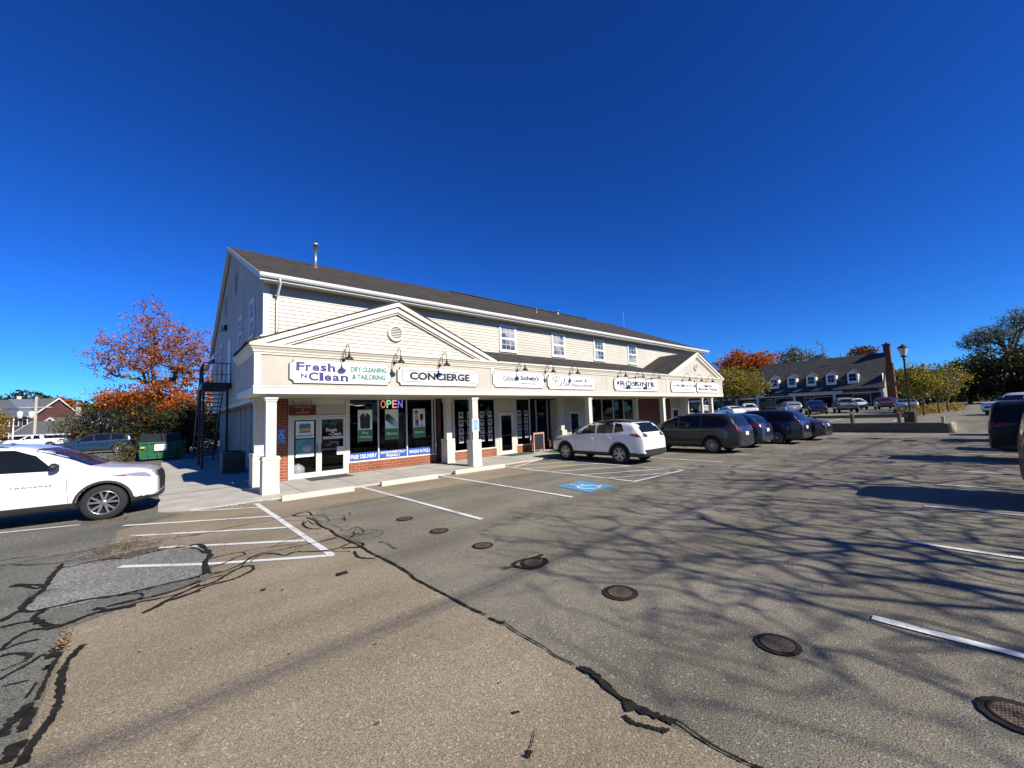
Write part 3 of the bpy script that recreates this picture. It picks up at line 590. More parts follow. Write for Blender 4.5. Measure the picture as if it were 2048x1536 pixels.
# recessed entry between windows
b = MB(); b.box(7.22, 7.30, YW, YW+1.2, 0, .42); b.build('entry_return', M['dbrick'], B)
b = MB(); b.box(7.22, 8.14, YW+1.25, YW+1.3, 0, 2.87); b.build('entry_back', M['dark'], B)
fr = MB().box(7.95, 8.0, YW+.1, YW+.14, .06, 2.8).box(8.09, 8.14, YW, YW+.05, .06, 2.82).build('entry_sidelight', M['alum'], B)
MB().add([(7.32, YW+.2, .1), (7.95, YW+1.1, .1), (7.95, YW+1.1, 2.7), (7.32, YW+.2, 2.7)], [(0,1,2,3)]).build('pane', M['glass'], fr)
# double glass doors
MB().box(1.40, 1.49, YW-.03, YW+.1, .03, 2.87).box(3.345, 3.44, YW-.03, YW+.1, .03, 2.87).box(1.49, 3.345, YW-.028, YW+.1, 2.2, 2.26).box(1.49, 3.345, YW+.01, YW+.09, 2.26, 2.87).build('door_surround', M['trim'], B)
MB().box(2.23, 3.3, YW-.005, YW+.01, 2.30, 2.62).build('transom_panel', M['panel'], B)
def glassdoor(x0, x1, z1=2.19, handle=None, fr_w=.09):
    d = MB().box(x0, x0+fr_w, YW-.02, YW+.03, .06, z1).box(x1-fr_w, x1, YW-.02, YW+.03, .06, z1).box(x0+fr_w, x1-fr_w, YW-.02, YW+.03, .06, .24).box(x0+fr_w, x1-fr_w, YW-.02, YW+.03, z1-.09, z1).build('door', M['alum'], B)
    MB().add([(x0+fr_w, YW, .24), (x1-fr_w, YW, .24), (x1-fr_w, YW, z1-.09), (x0+fr_w, YW, z1-.09)], [(0,1,2,3)]).build('pane', M['glass'], d)
    if handle: MB().tube([(handle, YW-.02, .95), (handle, YW-.08, .97), (handle, YW-.08, 1.22), (handle, YW-.02, 1.24)], .012).build('handle', M['black'], d)
    MB().box(x0+fr_w, x1-fr_w, YW+.03, YW+.06, .98, 1.03).build('push_bar', M['steel'], d)
    return d
glassdoor(1.495, 2.39, handle=2.33); glassdoor(2.40, 3.34, handle=2.46)
def sidedoor(x0, x1, dx0, dx1, zt=2.1, mat='panel'):
    b = MB(); siding(b, [(x0, zt+.1), (x1, zt+.1), (x1, 2.87), (x0, 2.87)], front(YW), .2); siding(b, [(x0, .05), (dx0, .05), (dx0, zt+.1), (x0, zt+.1)], front(YW), .2); siding(b, [(dx1, .05), (x1, .05), (x1, zt+.1), (dx1, zt+.1)], front(YW), .2)
    b.box(x0, dx0, YW+.001, YW+.1, .05, 2.87); b.box(dx1, x1, YW+.001, YW+.1, .05, 2.87); b.box(dx0, dx1, YW+.001, YW+.1, zt+.1, 2.87)
    b.build('entry_surround', M['siding'], B)
    glassdoor(dx0, dx1, zt, handle=dx1-.06, fr_w=.1)
    MB().box(dx0-.06, dx0, YW-.035, YW+.03, .05, zt+.08).box(dx1, dx1+.06, YW-.035, YW+.03, .05, zt+.08).box(dx0, dx1, YW-.035, YW+.03, zt+.005, zt+.08).build('door_casing', M['trim'], B)
sidedoor(10.6, 11.95, 10.84, 11.72); sidedoor(15.3, 17.9, 16.15, 17.0, 2.05); sidedoor(28.05, 31.0, 28.35, 29.3, 2.03)
for a, c, d_ in ((15.1, 15.3, .6), (17.9, 18.1, .2), (23.2, 23.45, .2), (30.98, 31.1, .2)): MB().box(a, c, YW-.025, YW+d_, 0, 2.87).build('wall_pilaster', M['trim'], B)
# side and rear ground floor walls
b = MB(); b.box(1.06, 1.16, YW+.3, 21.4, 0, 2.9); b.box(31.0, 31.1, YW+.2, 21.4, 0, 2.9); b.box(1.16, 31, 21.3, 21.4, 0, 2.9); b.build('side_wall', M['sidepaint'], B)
for y in (3.05, 5.0, 6.6, 8.2, 9.8, 11.4): MB().box(1.02, 1.06, y, y+.14, .05, 2.87).build('wall_batten', M['panel'], B)
f = MB().box(1.03, 1.07, 3.75, 4.9, .9, .98).box(1.03, 1.07, 3.75, 4.9, 2.35, 2.45).box(1.03, 1.07, 3.75, 3.84, .98, 2.35).box(1.03, 1.07, 4.8, 4.9, .98, 2.35).build('side_window', M['white'], B)
MB().add([(1.04, 3.84, .98), (1.04, 4.8, .98), (1.04, 4.8, 2.35), (1.04, 3.84, 2.35)], [(0,1,2,3)]).build('pane', M['dark'], f)
# upper storey
EX0, EX1, EY, EZ, RY, RZ = .45, 34.4, 2.25, 7.02, 12.0, 11.3
XG = .63
b = MB(); siding(b, [(XG+.17, 4.2), (34.0, 4.2), (34.0, 6.9), (XG+.17, 6.9)], front(YW)); b.box(XG+.02, 34.0, YW+.001, YW+.15, 2.9, 6.95); b.build('front_clapboard_wall', M['siding'], B)
gput = lambda s, z, o: (XG - o, s, z)
b = MB(); siding(b, [(YW, 2.95), (21.3, 2.95), (21.3, 6.95), (RY+.05, RZ-.12), (YW, 7.1)], gput)
b.prism([(YW+.16, 2.9), (21.25, 2.9), (21.25, 6.9), (RY+.05, RZ-.15), (YW+.16, 7.05)], XG+.001, XG+.15, 'x'); b.build('gable_clapboard_wall', M['siding'], B); MB().box(33.9, 34, YW+.16, 21.2, 2.9, 7).build('end_wall', M['siding'], B)
b = MB(); b.box(XG-.02, XG+.17, YW-.025, YW-.001, 4.2, 6.95); b.box(XG-.022, XG-.001, YW-.02, YW+.12, 2.9, 6.95); b.build('corner_board', M['trim'], B); MB().box(33.85, 34.02, YW-.025, YW-.001, 4.2, 6.95).box(34.002, 34.02, YW, YW+.15, 4.2, 6.95).build('corner_board', M['trim'], B)
MB().box(XG-.03, XG-.0225, YW+.3, 21.3, 2.86, 3.05).build('band_board', M['trim'], B)
MB().box(34.0, 34.2, 2.9, 3.1, 0, 2.9).box(33.8, 34, YW, 21.3, 2.8, 2.9).build('end_post', M['trim'], B)
MB().box(.66, 1.055, 3.35, 21.25, 2.87, 2.895).build('overhang_soffit', M['panel'], B)
MB().box(1.1, 34, 2.9, 21.3, 2.8, 2.895).build('floor_slab', M['dark'], B)
# roof
b = MB(); sl = (RZ-EZ)/(RY-EY)
BY = 2*RY-EY
b.add([(EX0, EY-.02, EZ+.04), (EX1, EY-.02, EZ+.04), (EX1, RY, RZ+.05), (EX0, RY, RZ+.05), (EX0, BY, EZ+.04), (EX1, BY, EZ+.04)], [(0,1,2,3), (3,2,5,4)])
b.add([(EX0, EY-.02, EZ-.0), (EX1, EY-.02, EZ-.0), (EX1, RY, RZ), (EX0, RY, RZ), (EX0, BY, EZ), (EX1, BY, EZ)], [(1,0,3,2), (2,3,4,5)])
b.build('roof', M['shingle'], B)
for x in (EX0-.02, EX1-.13):
    b = MB()
    for s_ in (0, 1):
        ya, yb = (EY, RY) if s_ == 0 else (BY, RY)
        b.prism([(ya, EZ-.2), (ya, EZ+.03), (yb, RZ+.035), (yb, RZ-.195)], x, x+.15, 'x')
    b.build('rake_board', M['trim'], B)

b = MB(); b.box(EX0+.13, EX1-.13, EY, EY+.03, EZ-.17, EZ-.012); b.box(EX0+.13, EX1-.13, EY+.03, YW-.001, EZ-.165, EZ-.14); b.build('eave_soffit', M['trim'], B)
b = MB(); gp = [(EY-.14, EZ+.02), (EY-.12, EZ-.07), (EY-.08, EZ-.12), (EY-.002, EZ-.12), (EY-.002, EZ+.0), (EY-.03, EZ+.0), (EY-.03, EZ-.09), (EY-.08, EZ-.09), (EY-.125, EZ+.02)]
b.prism(gp, EX0-.03, EX1+.03, 'x'); b.box(EX0, EX1, EY-.006, EY-.002, EZ-.19, EZ-.125); b.build('gutter', M['white'], B)
b = MB(); pth = [(1.02, EY-.06, EZ-.1), (1.02, EY-.04, EZ-.25), (1.02, YW-.12, EZ-.55), (1.02, YW-.09, EZ-.8), (1.02, YW-.09, 5.2), (.98, YW-.09, 5.07), (.85, YW-.1, 5.02), (.58, YW-.12, 5.0), (.47, YW-.05, 4.9), (.42, YW+.1, 4.6), (.4, YW+.3, 4.35)]
b.tube(pth, .045, 8); b.build('downspout', M['white'], B)
MB().tube([(33.85, EY-.06, EZ-.1), (33.85, YW-.1, EZ-.5), (33.85, YW-.1, 4.3)], .045, 8).build('downspout', M['white'], B)
b = MB(); b.box(14, 30, RY-.15, RY+.15, RZ+.04, RZ+.09); b.build('ridge_vent', M['shingle'], B)
for x, y, r, h in ((24.0, 10.4, .09, .35), (19, 8, .05, .25)):
    zz = EZ+(y-EY)*sl; MB().lathe([(r*2, 0), (r, .05), (r, h), (r*1.4, h), (r*1.4, h+.06), (0, h+.06)], (x, y, zz), 12).build('roof_pipe', M['steel'], B)
MB().lathe([(.16, -.05), (.14, .05), (.085, .07), (.085, 1.22), (.15, 1.22), (.17, 1.30), (.15, 1.36), (0, 1.38)], (4.05, 9.5, EZ+(9.5-EY)*sl), 16).build('flue_pipe', M['steel'], B)
MB().tube([(37.5-4, 10, 10.3), (37.5-4, 10, 12.2)], .02).build('roof_antenna', M['steel'], B)
# sash windows
def sash(put, s0, s1, z0, z1, name='sash_window', blinds=True, mat_glass=None):
    """put(s, z, out)"""
    def bx(mb, a, c, zz0, zz1, o0, o1):
        q = [put(a, zz0, o0), put(c, zz0, o0), put(c, zz1, o0), put(a, zz1, o0), put(a, zz0, o1), put(c, zz0, o1), put(c, zz1, o1), put(a, zz1, o1)]
        mb.add(q, [(0,1,2,3), (7,6,5,4), (0,4,5,1), (1,5,6,2), (2,6,7,3), (3,7,4,0)])
    t = .11; f = MB()
    bx(f, s0, s0+t, z0, z1, 0, .045); bx(f, s1-t, s1, z0, z1, 0, .045); bx(f, s0+t, s1-t, z1-t, z1, 0, .045); bx(f, s0+t, s1-t, z0, z0+.07, 0, .045); bx(f, s0-.03, s1+.03, z0-.04, z0, 0, .07)
    w_ = f.build(name, M['white'], B)
    a, c = s0+t, s1-t; d, e = z0+.07, z1-t; mid = (d+e)/2
    g_ = MB(); g_.add([put(a, d, .012), put(c, d, .012), put(c, e, .012), put(a, e, .012)], [(0,1,2,3)]); g_.build('pane', M['wglass'], w_)
    s_ = MB(); bx(s_, a, c, mid-.025, mid+.025, .012, .035); k = .03
    for zz0, zz1 in ((d, mid-.025), (mid+.025, e)):
        bx(s_, a, a+k, zz0, zz1, .012, .03); bx(s_, c-k, c, zz0, zz1, .012, .03); bx(s_, a+k, c-k, zz0, zz0+k, .012, .03); bx(s_, a+k, c-k, zz1-k, zz1, .012, .03)
        for i in (1, 2):
            x = a+k+(c-a-2*k)*i/3; bx(s_, x-.009, x+.009, zz0+k, zz1-k, .012, .026)
        zm = (zz0+zz1)/2; bx(s_, a+k, c-k, zm-.009, zm+.009, .012, .025)
    s_.build('muntin_grid', M['white'], w_)
def wingl():
    m, n, l, p = _mat('upper_window_glass')
    tc = n.new('ShaderNodeTexCoord'); wv = n.new('ShaderNodeTexNoise'); wv.inputs['Scale'].default_value = 1.3; l.new(tc.outputs['Object'], wv.inputs['Vector'])
    r = n.new('ShaderNodeValToRGB'); r.color_ramp.elements[0].position = .42; r.color_ramp.elements[1].position = .6
    r.color_ramp.elements[0].color = (.05, .06, .065, 1); r.color_ramp.elements[1].color = (.34, .35, .33, 1); l.new(wv.outputs[0], r.inputs[0]); l.new(r.outputs[0], p.inputs['Base Color'])  # pale noise patches in the glass colour stand for blinds and reflections
    p.inputs['Roughness'].default_value = .04; p.inputs['Specular IOR Level'].default_value = .8; return m
M['wglass'] = wingl()
for s0 in (11.0, 14.85, 18.7, 22.55): sash(front(YW-.014), s0, s0+1.15, 5.3, 6.68)
for s0 in (4.35, 7.45, 15.35, 18.4): sash(lambda s, z, o: (XG-.014-o, s, z), s0, s0+1.15, 5.33, 6.78, name='gable_window')
# gable door, louvre vents, flood lights, landing and stairs
MB().box(XG-.06, XG-.012, 11.35, 12.45, 4.1, 6.4).build('upper_door', M['white'], B)
for y, z in ((9.75, 8.75), (13.9, 8.6)):
    v = MB().box(XG-.05, XG-.012, y-.28, y+.28, z-.5, z+.5).build('louvre_vent', M['panel'], B)
    s_ = MB(); [s_.box(XG-.06, XG-.05, y-.22, y+.22, z-.42+k*.11, z-.37+k*.11) for k in range(8)]; s_.build('slats', M['groove'], v)
def flood(y, z):
    t = thing('flood_light', 'twin-head flood light on the shaded gable wall near the ' + ('middle' if y < 18 else 'rear corner'), 'flood light', (XG-.02, y, z))
    MB().box(-.12, 0, -.14, .14, -.14, .14).build('junction_box', M['black'], t)
    MB().lathe([(.04, 0), (.06, -.05), (.13, -.22), (0, -.22)], (-.22, -.16, .05), 12).lathe([(.04, 0), (.06, -.05), (.13, -.22), (0, -.22)], (-.22, .16, .05), 12).build('lamp_head', M['steel'], t)
flood(13.6, 7.35); flood(20.6, 6.4)
t = thing('fire_escape_stair', 'black steel outdoor stair and railed landing on the shaded end of the building', 'stair', (-.6, 12, 0))
b = MB(); b.box(.05, 1.15, -1.1, 1.3, 3.82, 4.1); b.build('landing', M['black'], t)
for x, y in ((.07, -1.05), (.07, 1.25), (1.0, -1.05)): MB().box(x, x+.1, y, y+.1, 0, 3.82).build('post', M['black'], t)
b = MB()
for a, c in (((.1, -1.05), (1.15, -1.05)), ((.1, -1.05), (.1, 1.25))):
    b.tube([(a[0], a[1], 5.05), (c[0], c[1], 5.05)], .025, 6); b.tube([(a[0], a[1], 4.5), (c[0], c[1], 4.5)], .015, 6)
    for k in range(7): p = Vector(a).lerp(Vector(c), k/6); b.tube([(p.x, p.y, 3.98), (p.x, p.y, 5.05)], .014, 6)
b.build('railing', M['black'], t)
for x in (.06, 1.04): MB().prism([(1.3, 3.7), (1.3, 3.95), (6.3, .25), (6.3, 0), (6.1, 0)], x, x+.05, 'x').build('stringer', M['black'], t)
b = MB()
for k in range(18): y = 1.4+k*.27; z = 3.65-k*.2; b.box(.11, 1.04, y, y+.26, z, z+.04)
b.build('treads', M['black'], t)
b = MB(); b.tube([(.1, 1.3, 4.9), (.1, 6.2, 1.1)], .02, 6); b.tube([(1.05, 1.3, 4.9), (1.05, 6.2, 1.1)], .02, 6); [b.tube([(.1, 1.4+k*.8, 3.8-k*.62), (.1, 1.4+k*.8, 4.85-k*.62)], .015, 6) for k in range(7)]; b.build('handrail', M['black'], t)
MB().tube([(XG-.03, 8.9, 4.4), (XG-.03, 8.9, 3.0), (1.0, 8.9, 2.6), (1.0, 5.6, 2.6), (1.0, 5.6, .9)], .02, 6).build('conduit', M['steel'], B)
MB().box(.9, 1.02, 5.4, 5.75, 1.0, 1.45).build('meter_box', M['blackp'], B)
t = thing('condenser_unit', 'dark air conditioner unit standing by the shaded end wall', 'air conditioner', (.35, 7.6, .06))
MB().bbox(-.4, .4, -.4, .4, .03, .85, .03).build('casing', P('condenser_grey', (.10, .10, .09), .6), t)
b = MB(); [b.box(-.41, -.402, -.35, .35, .1+k*.06, .13+k*.06) for k in range(12)]; [b.box(-.35, .35, -.41, -.402, .1+k*.06, .13+k*.06) for k in range(12)]; b.build('grille', M['black'], t)
MB().lathe([(.3, .85), (.3, .88), (.25, .88), (.25, .86), (0, .86)], (0, 0, 0), 18).build('fan_guard', M['black'], t)
# ---- arcade fascia
AL = 31.1; SY = 3.3
b = MB(); b.box(0, AL, 0, .2, 3.0, 4.2); b.box(0, .2, .2, SY, 3.0, 4.2); b.box(AL-.2, AL, .2, YW, 3.0, 4.2); b.box(0.2, XG, SY-.1, SY, 3.0, 4.2); b.build('fascia_panel', M['panel'], B)
b = MB(); b.box(-.035, AL+.035, -.035, .25, 2.85, 3.05); b.box(-.035, .25, .25, SY+.03, 2.85, 3.05); b.box(AL-.2, AL+.035, .25, YW, 2.85, 3.05); b.box(-.05, AL+.05, -.05, -.036, 3.03, 3.07)
for x in (-.02, 8.24, 22.5, AL-.14): b.box(x, x+.16, -.022, -.001, 3.07, 4.0)
b.box(-.022, -.001, -.02, .15, 3.07, 4.0); b.box(-.022, -.001, SY-.14, SY, 3.07, 4.0)
b.build('fascia_board', M['trim'], B)
b = MB()
for x in (6.02, 11.2, 14.0, 16.1, 19.9, 24.6): b.box(x, x+.008, -.004, -.001, 3.07, 4.0)
b.build('panel_joint', M['groove'], B)
prof = [(.0, 3.96), (.03, 3.96), (.035, 4.01), (.06, 4.03), (.065, 4.07), (.11, 4.13), (.125, 4.17), (.155, 4.18), (.16, 4.25), (.0, 4.25)]
b = MB(); n = len(prof); A = []
A += [(-o, SY, z) for o, z in prof]; A += [(-o, -o, z) for o, z in prof]; A += [(AL+o, -o, z) for o, z in prof]; A += [(AL+o, YW, z) for o, z in prof]
b.add(A, [(k*n+i, k*n+i+1, (k+1)*n+i+1, (k+1)*n+i) for k in range(3) for i in range(n-1)] + [tuple(range(n))]); b.build('cornice', M['trim'], B)
MB().box(.2, AL-.2, .2, YW+.25, 2.86, 2.92).box(.2, 1.15, YW+.25, SY, 2.86, 2.92).build('arcade_soffit', P('soffit_paint', (.42, .39, .30), .6), B)
# pediments
def pediment(x0, x1, zb, zp, cx):
    b = MB(); k = (zp-zb)/(cx-x0); i_ = .42
    siding(b, [(x0+i_*1.6, zb), (x1-i_*1.6, zb), (cx, zp-i_*.75)], front(.03), .122); b.prism([(x0+.3, zb-.02), (x1-.3, zb-.02), (cx, zp-.15)], .031, .12); b.build('pediment_clapboard', M['siding'], B)
    b = MB(); th = .30
    for (o0, o1, ya) in ((0, .13, -.17), (.13, .30, -.10), (.30, .36, -.05)):
        for s_ in (-1, 1):
            xe = x0 if s_ < 0 else x1
            e = (xe, zb); d0 = o0*1.08; d1 = o1*1.08
            # band between two lines parallel to the rake
            kk = abs((zp-zb)/(cx-xe))
            b.prism([(xe - s_*d0/kk, zb), (cx, zp-d0), (cx, zp-d1), (xe - s_*d1/kk, zb)], ya, .05)
    b.build('raking_cornice', M['trim'], B)
    b = MB()
    for s_ in (-1, 1):
        xe = x0-.06 if s_ < 0 else x1+.06
        b.prism([(xe, zb-.01), (cx, zp+.015), (cx, zp+.05), (xe, zb+.025)], -.19, YW-.005)
    b.build('pediment_roof', M['shingle2'], B)
pediment(-.16, 8.5, 4.25, 6.03, 4.18); pediment(22.5, 31.26, 4.25, 6.03, 26.9)
def roundvent(x, z, r, mat='white'):
    v = MB().lathe([(r*.72, -.035), (r*.74, -.06), (r*.98, -.06), (r, -.04), (r, .02)], (x, 0, z), 28, 'y').build('round_vent', M[mat], B)
    s_ = MB()
    for k in range(7):
        zz = -r*.66+k*r*.2; hw = math.sqrt(max(.001, (r*.74)**2-zz*zz)); s_.add([(x-hw, -.05, z+zz), (x+hw, -.05, z+zz), (x+hw, .0, z+zz+r*.17), (x-hw, .0, z+zz+r*.17)], [(0,1,2,3)])
    s_.lathe([(0, .004), (r*.74, .004)], (x, 0, z), 20, 'y'); s_.build('slats', M['trim'], v)
roundvent(4.13, 4.97, .29); roundvent(26.8, 4.97, .27, 'trim')
MB().add([(8.3, -.16, 4.255), (22.7, -.16, 4.255), (22.7, YW-.01, 5.2), (8.3, YW-.01, 5.2)], [(0,1,2,3)]).add([(.0, .12, 4.2), (8.3, .12, 4.2), (8.3, YW-.01, 5.0), (.0+.5, YW-.01, 5.0)], [(0,1,2,3)]).add([(22.7, .12, 4.2), (AL, .12, 4.2), (AL, YW-.01, 5.0), (22.7, YW-.01, 5.0)], [(0,1,2,3)]).add([(-.16, -.1, 4.255), (-.16, SY, 4.255), (XG-.02, SY, 4.75), (XG-.02, YW, 4.95), (.1, .12, 4.26)], [(0,4,3,2,1)]).build('arcade_roof', M['shingle2'], B)
# posts
def post(x, y0, y1, h=1.0):
    cy = (y0+y1)/2; p = MB(); p.box(x-.125, x+.125, y0, y1, h+.08, 2.86)
    p.box(x-.165, x+.165, y0-.04, y1+.04, 2.70, 2.858); p.box(x-.145, x+.145, y0-.02, y1+.02, 2.64, 2.70)
    p.box(x-.13, x-.095, y0-.012, y0-.0005, 1.15, 2.6); p.box(x+.095, x+.13, y0-.012, y0-.0005, 1.15, 2.6)
    o = p.build('porch_post', M['trim'], B)
    q = MB(); w_ = .2; q.box(x-w_, x+w_, cy-w_, cy+w_, .05, h); q.box(x-w_-.03, x+w_+.03, cy-w_-.03, cy+w_+.03, h, h+.045); q.box(x-w_-.01, x+w_+.01, cy-w_-.01, cy+w_+.01, h+.045, h+.09); q.box(x-w_-.012, x+w_+.012, cy-w_-.012, cy+w_+.012, .05, .17)
    for yy in (cy-w_-.012,):
        q.box(x-w_+.0, x-w_+.07, yy, yy+.011, .17, h-.001); q.box(x+w_-.07, x+w_, yy, yy+.011, .17, h-.001); q.box(x-w_+.07, x+w_-.07, yy, yy+.011, .17, .27); q.box(x-w_+.07, x+w_-.07, yy, yy+.011, h-.1, h-.001)
        q.box(x-w_+.10, x+w_-.10, yy+.004, yy+.011, .31, h-.14)
    xx = x-w_-.012
    q.box(xx, xx+.011, cy-w_, cy-w_+.07, .17, h-.001); q.box(xx, xx+.011, cy+w_-.07, cy+w_, .17, h-.001); q.box(xx, xx+.011, cy-w_+.07, cy+w_-.07, .17, .27); q.box(xx, xx+.011, cy-w_+.07, cy+w_-.07, h-.1, h-.001)
    q.build('post_base', M['trim'], o)
for x in (.43, 7.5, 14.8, 22.3, 29.45): post(x, .14, .39); post(x if x > 1 else .44, 2.1, 2.35)
# ---------------------------------------------------------------- signs, lamps and shop details
def signboard(x0, x1, z0, z1, label, notch=.11, items=(), th=.055, y=0.0):
    t = thing('shop_sign', label, 'shop sign', ((x0+x1)/2, y, (z0+z1)/2), 0, 'white shop signs with notched corners on the fascia')
    cx, cz = (x0+x1)/2, (z0+z1)/2; a, c = (x1-x0)/2, (z1-z0)/2
    pl = []
    for sx, sz, st in ((1, 1, 0), (-1, 1, 1), (-1, -1, 2), (1, -1, 3)):
        arc = []
        for k in range(6):
            th_ = math.pi/2*k/5; u, v = notch*math.cos(th_), notch*math.sin(th_)
            arc.append((sx*(a-v), sz*(c-u)) if st in (0, 2) else (sx*(a-u), sz*(c-v)))
        arc = arc if st in (1, 3) else arc
        pl += (arc[::-1] if st in (0, 2) else arc[::-1])
    # order by angle so that the outline never crosses itself
    pl.sort(key=lambda p: math.atan2(p[1]/c, p[0]/a))
    MB().prism(pl, -th+.006, -.001).build('edge', M['signedge'], t)
    k = .985; MB().prism([(p[0]*k+.0, p[1]*k) for p in pl], -th, -th+.0055).build('face', M['signw'], t)
    for it in items:
        kind = it[0]
        if kind == 't':
            _, s_, bx, mt, bold = it[:5]
            text_mb(s_, (bx[0]-cx, bx[1]-cx, bx[2]-cz, bx[3]-cz), -th-.001, bold=bold, shear=it[5] if len(it) > 5 else 0).build('lettering', M[mt], t)
        elif kind == 'b':
            _, bx, mt = it; MB().box(bx[0]-cx, bx[1]-cx, -th-.004, -th-.0005, bx[2]-cz, bx[3]-cz).build('rule', M[mt], t)
        elif kind == 'r':
            _, pts, w_, mt = it; b = MB()
            for pp in pts: ribbon(b, [(p[0]-cx, p[1]-cz) for p in pp], w_, lambda x, z: (x, -th-.003, z), sub=6)
            b.build('script_lettering', M[mt], t)
    return t
def serif_word(word, x0, x1, z0, z1, bold=.035):
    """letters one by one with slab feet"""
    out = []; ws = {'F': .9, 'r': .62, 'e': .8, 's': .72, 'h': .9, 'C': 1.05, 'l': .45, 'a': .8, 'n': .9}
    tot = sum(ws[c] for c in word); x = x0; h = z1-z0
    for c in word:
        w_ = (x1-x0)*ws[c]/tot; tall = c in 'FChl'; zt = z1 if tall else z0+h*.72; g_ = w_*.07
        out.append(('t', c, (x+g_, x+w_-g_, z0, zt), 'navy', bold))
        s_ = h*.10
        if c in 'Frhln':
            out.append(('b', (x+g_-.02, x+g_+w_*.38, z0, z0+s_), 'navy'))
            if c in 'rhln': out.append(('b', (x+g_-.03, x+g_+w_*.12, zt-s_, zt), 'navy'))
            if c in 'hn': out.append(('b', (x+w_*.60, x+w_-g_+.02, z0, z0+s_), 'navy'))
        x += w_
    return out
it = serif_word('Fresh', 1.0, 2.13, 3.535, 3.79) + serif_word('Clean', 1.33, 2.52, 3.245, 3.50) + [('t', 'N', (1.14, 1.30, 3.32, 3.45), 'navy', .03), ('t', 'DRY CLEANING', (2.58, 3.76, 3.56, 3.73), 'lgreen', .045), ('t', '& TAILORING', (2.62, 3.72, 3.32, 3.49), 'lgreen', .045), ('b', (2.6, 3.7, 3.515, 3.52), 'greyink'),
    ('r', [[(2.22,3.60),(2.32,3.66),(2.44,3.60),(2.22,3.60)], [(2.32,3.66),(2.33,3.71),(2.37,3.70)]], .012, 'lgreen')]
signboard(.83, 3.92, 3.17, 3.85, 'notched white sign with navy and green lettering, leftmost sign of the long fascia', items=it)
signboard(4.14, 7.6, 3.18, 3.80, 'notched white sign with a black rule border and bold black capitals reading CONCIERGE', items=[('t', 'CONCIERGE', (4.60, 7.15, 3.37, 3.655), 'ink', .05), ('b', (4.32, 7.42, 3.69, 3.71), 'ink'), ('b', (4.32, 4.34, 3.30, 3.69), 'ink'), ('b', (7.40, 7.42, 3.30, 3.69), 'ink'), ('b', (4.34, 5.35, 3.30, 3.32), 'ink'), ('b', (6.5, 7.40, 3.30, 3.32), 'ink'), ('t', 'REAL ESTATE', (5.5, 6.35, 3.275, 3.335), 'greyink', 0)])
signboard(8.28, 11.3, 3.19, 3.84, 'notched white sign with one thin and one serif black word, right of CONCIERGE', items=[('t', 'Gibson', (8.85, 9.70, 3.46, 3.68), 'ink', .01), ('b', (9.76, 9.775, 3.42, 3.70), 'ink'), ('t', "Sotheby's", (9.83, 10.95, 3.45, 3.72), 'ink', .035), ('t', 'INTERNATIONAL REALTY', (9.85, 10.9, 3.33, 3.395), 'ink', .02)])
signboard(11.5, 15.05, 3.16, 3.80, 'notched white sign with handwritten script and thin black words, middle of the fascia', items=[('t', 'Laser &', (13.35, 14.4, 3.52, 3.70), 'ink', .015), ('t', 'Electrolysis', (13.2, 14.8, 3.25, 3.45), 'ink', .015),
    ('r', [[(12.05,3.58),(11.85,3.62),(11.95,3.70),(12.2,3.74),(12.38,3.68),(12.25,3.55),(12.0,3.52)], [(12.15,3.72),(12.05,3.45),(11.98,3.22)], [(12.3,3.48),(12.28,3.34),(12.38,3.34),(12.46,3.48),(12.44,3.34),(12.52,3.36)], [(12.55,3.38),(12.72,3.70),(12.66,3.45),(12.62,3.30),(12.70,3.34)], [(12.72,3.34),(12.84,3.46),(12.86,3.36),(12.76,3.33),(12.92,3.38),(13.06,3.46),(13.0,3.49),(12.96,3.38),(13.05,3.33),(13.16,3.40)]], .034, 'ink')])
signboard(16.72, 21.42, 3.15, 3.82, "notched white sign with large spaced capitals reading ROSSINI'S", items=[('t', "ROSSINI'S", (17.3, 20.9, 3.41, 3.71), 'ink', .025), ('t', 'PIZZERIA & RESTAURANT', (17.5, 20.7, 3.26, 3.35), 'ink', .03)])
signboard(22.98, 26.5, 3.14, 3.82, 'small-print white notched sign, left one of the pair under the right pediment', items=[('t', 'Lisa Marie Barone, Ph.D', (23.2, 26.2, 3.47, 3.68), 'ink', .01), ('t', 'Licensed Psychologist', (23.95, 25.5, 3.30, 3.39), 'ink', .01)])
signboard(26.65, 30.35, 3.14, 3.82, 'white notched sign with a grey bar over black words reading Muscular Therapy, farthest sign', items=[('t', 'Muscular Therapy', (26.9, 30.1, 3.25, 3.48), 'ink', .03), ('b', (27.7, 29.2, 3.58, 3.68), 'greyink')])
# gooseneck lamps
def gooseneck(label):
    t = thing('gooseneck_lamp', label, 'sign lamp', (0, 0, 0), 0, 'black gooseneck lamps above the shop signs')
    MB().lathe([(0, -.03), (.055, -.03), (.06, 0)], (0, 0, 0), 12, 'y').build('wall_plate', M['black'], t)
    b = MB(); b.tube([(0, -.02, 0), (0, -.10, -.02), (0, -.17, .0), (0, -.20, .08), (0, -.205, .22), (0, -.22, .33), (0, -.27, .40), (0, -.35, .425), (0, -.43, .40), (0, -.485, .33), (0, -.50, .22), (0, -.50, .12)], .0125, 8); b.build('arm', M['black'], t)
    b = MB(); b.lathe([(.018, .14), (.03, .12), (.035, .05), (.06, .02), (.10, -.02), (.13, -.06), (.125, -.062), (.09, -.03), (0, .0)], (0, -.51, 0), 16); b.build('shade', M['black'], t)
    MB().lathe([(.035, .0), (.045, -.03), (.03, -.055), (0, -.06)], (0, -.51, 0), 10).build('bulb', M['lwhite'], t)
    return t
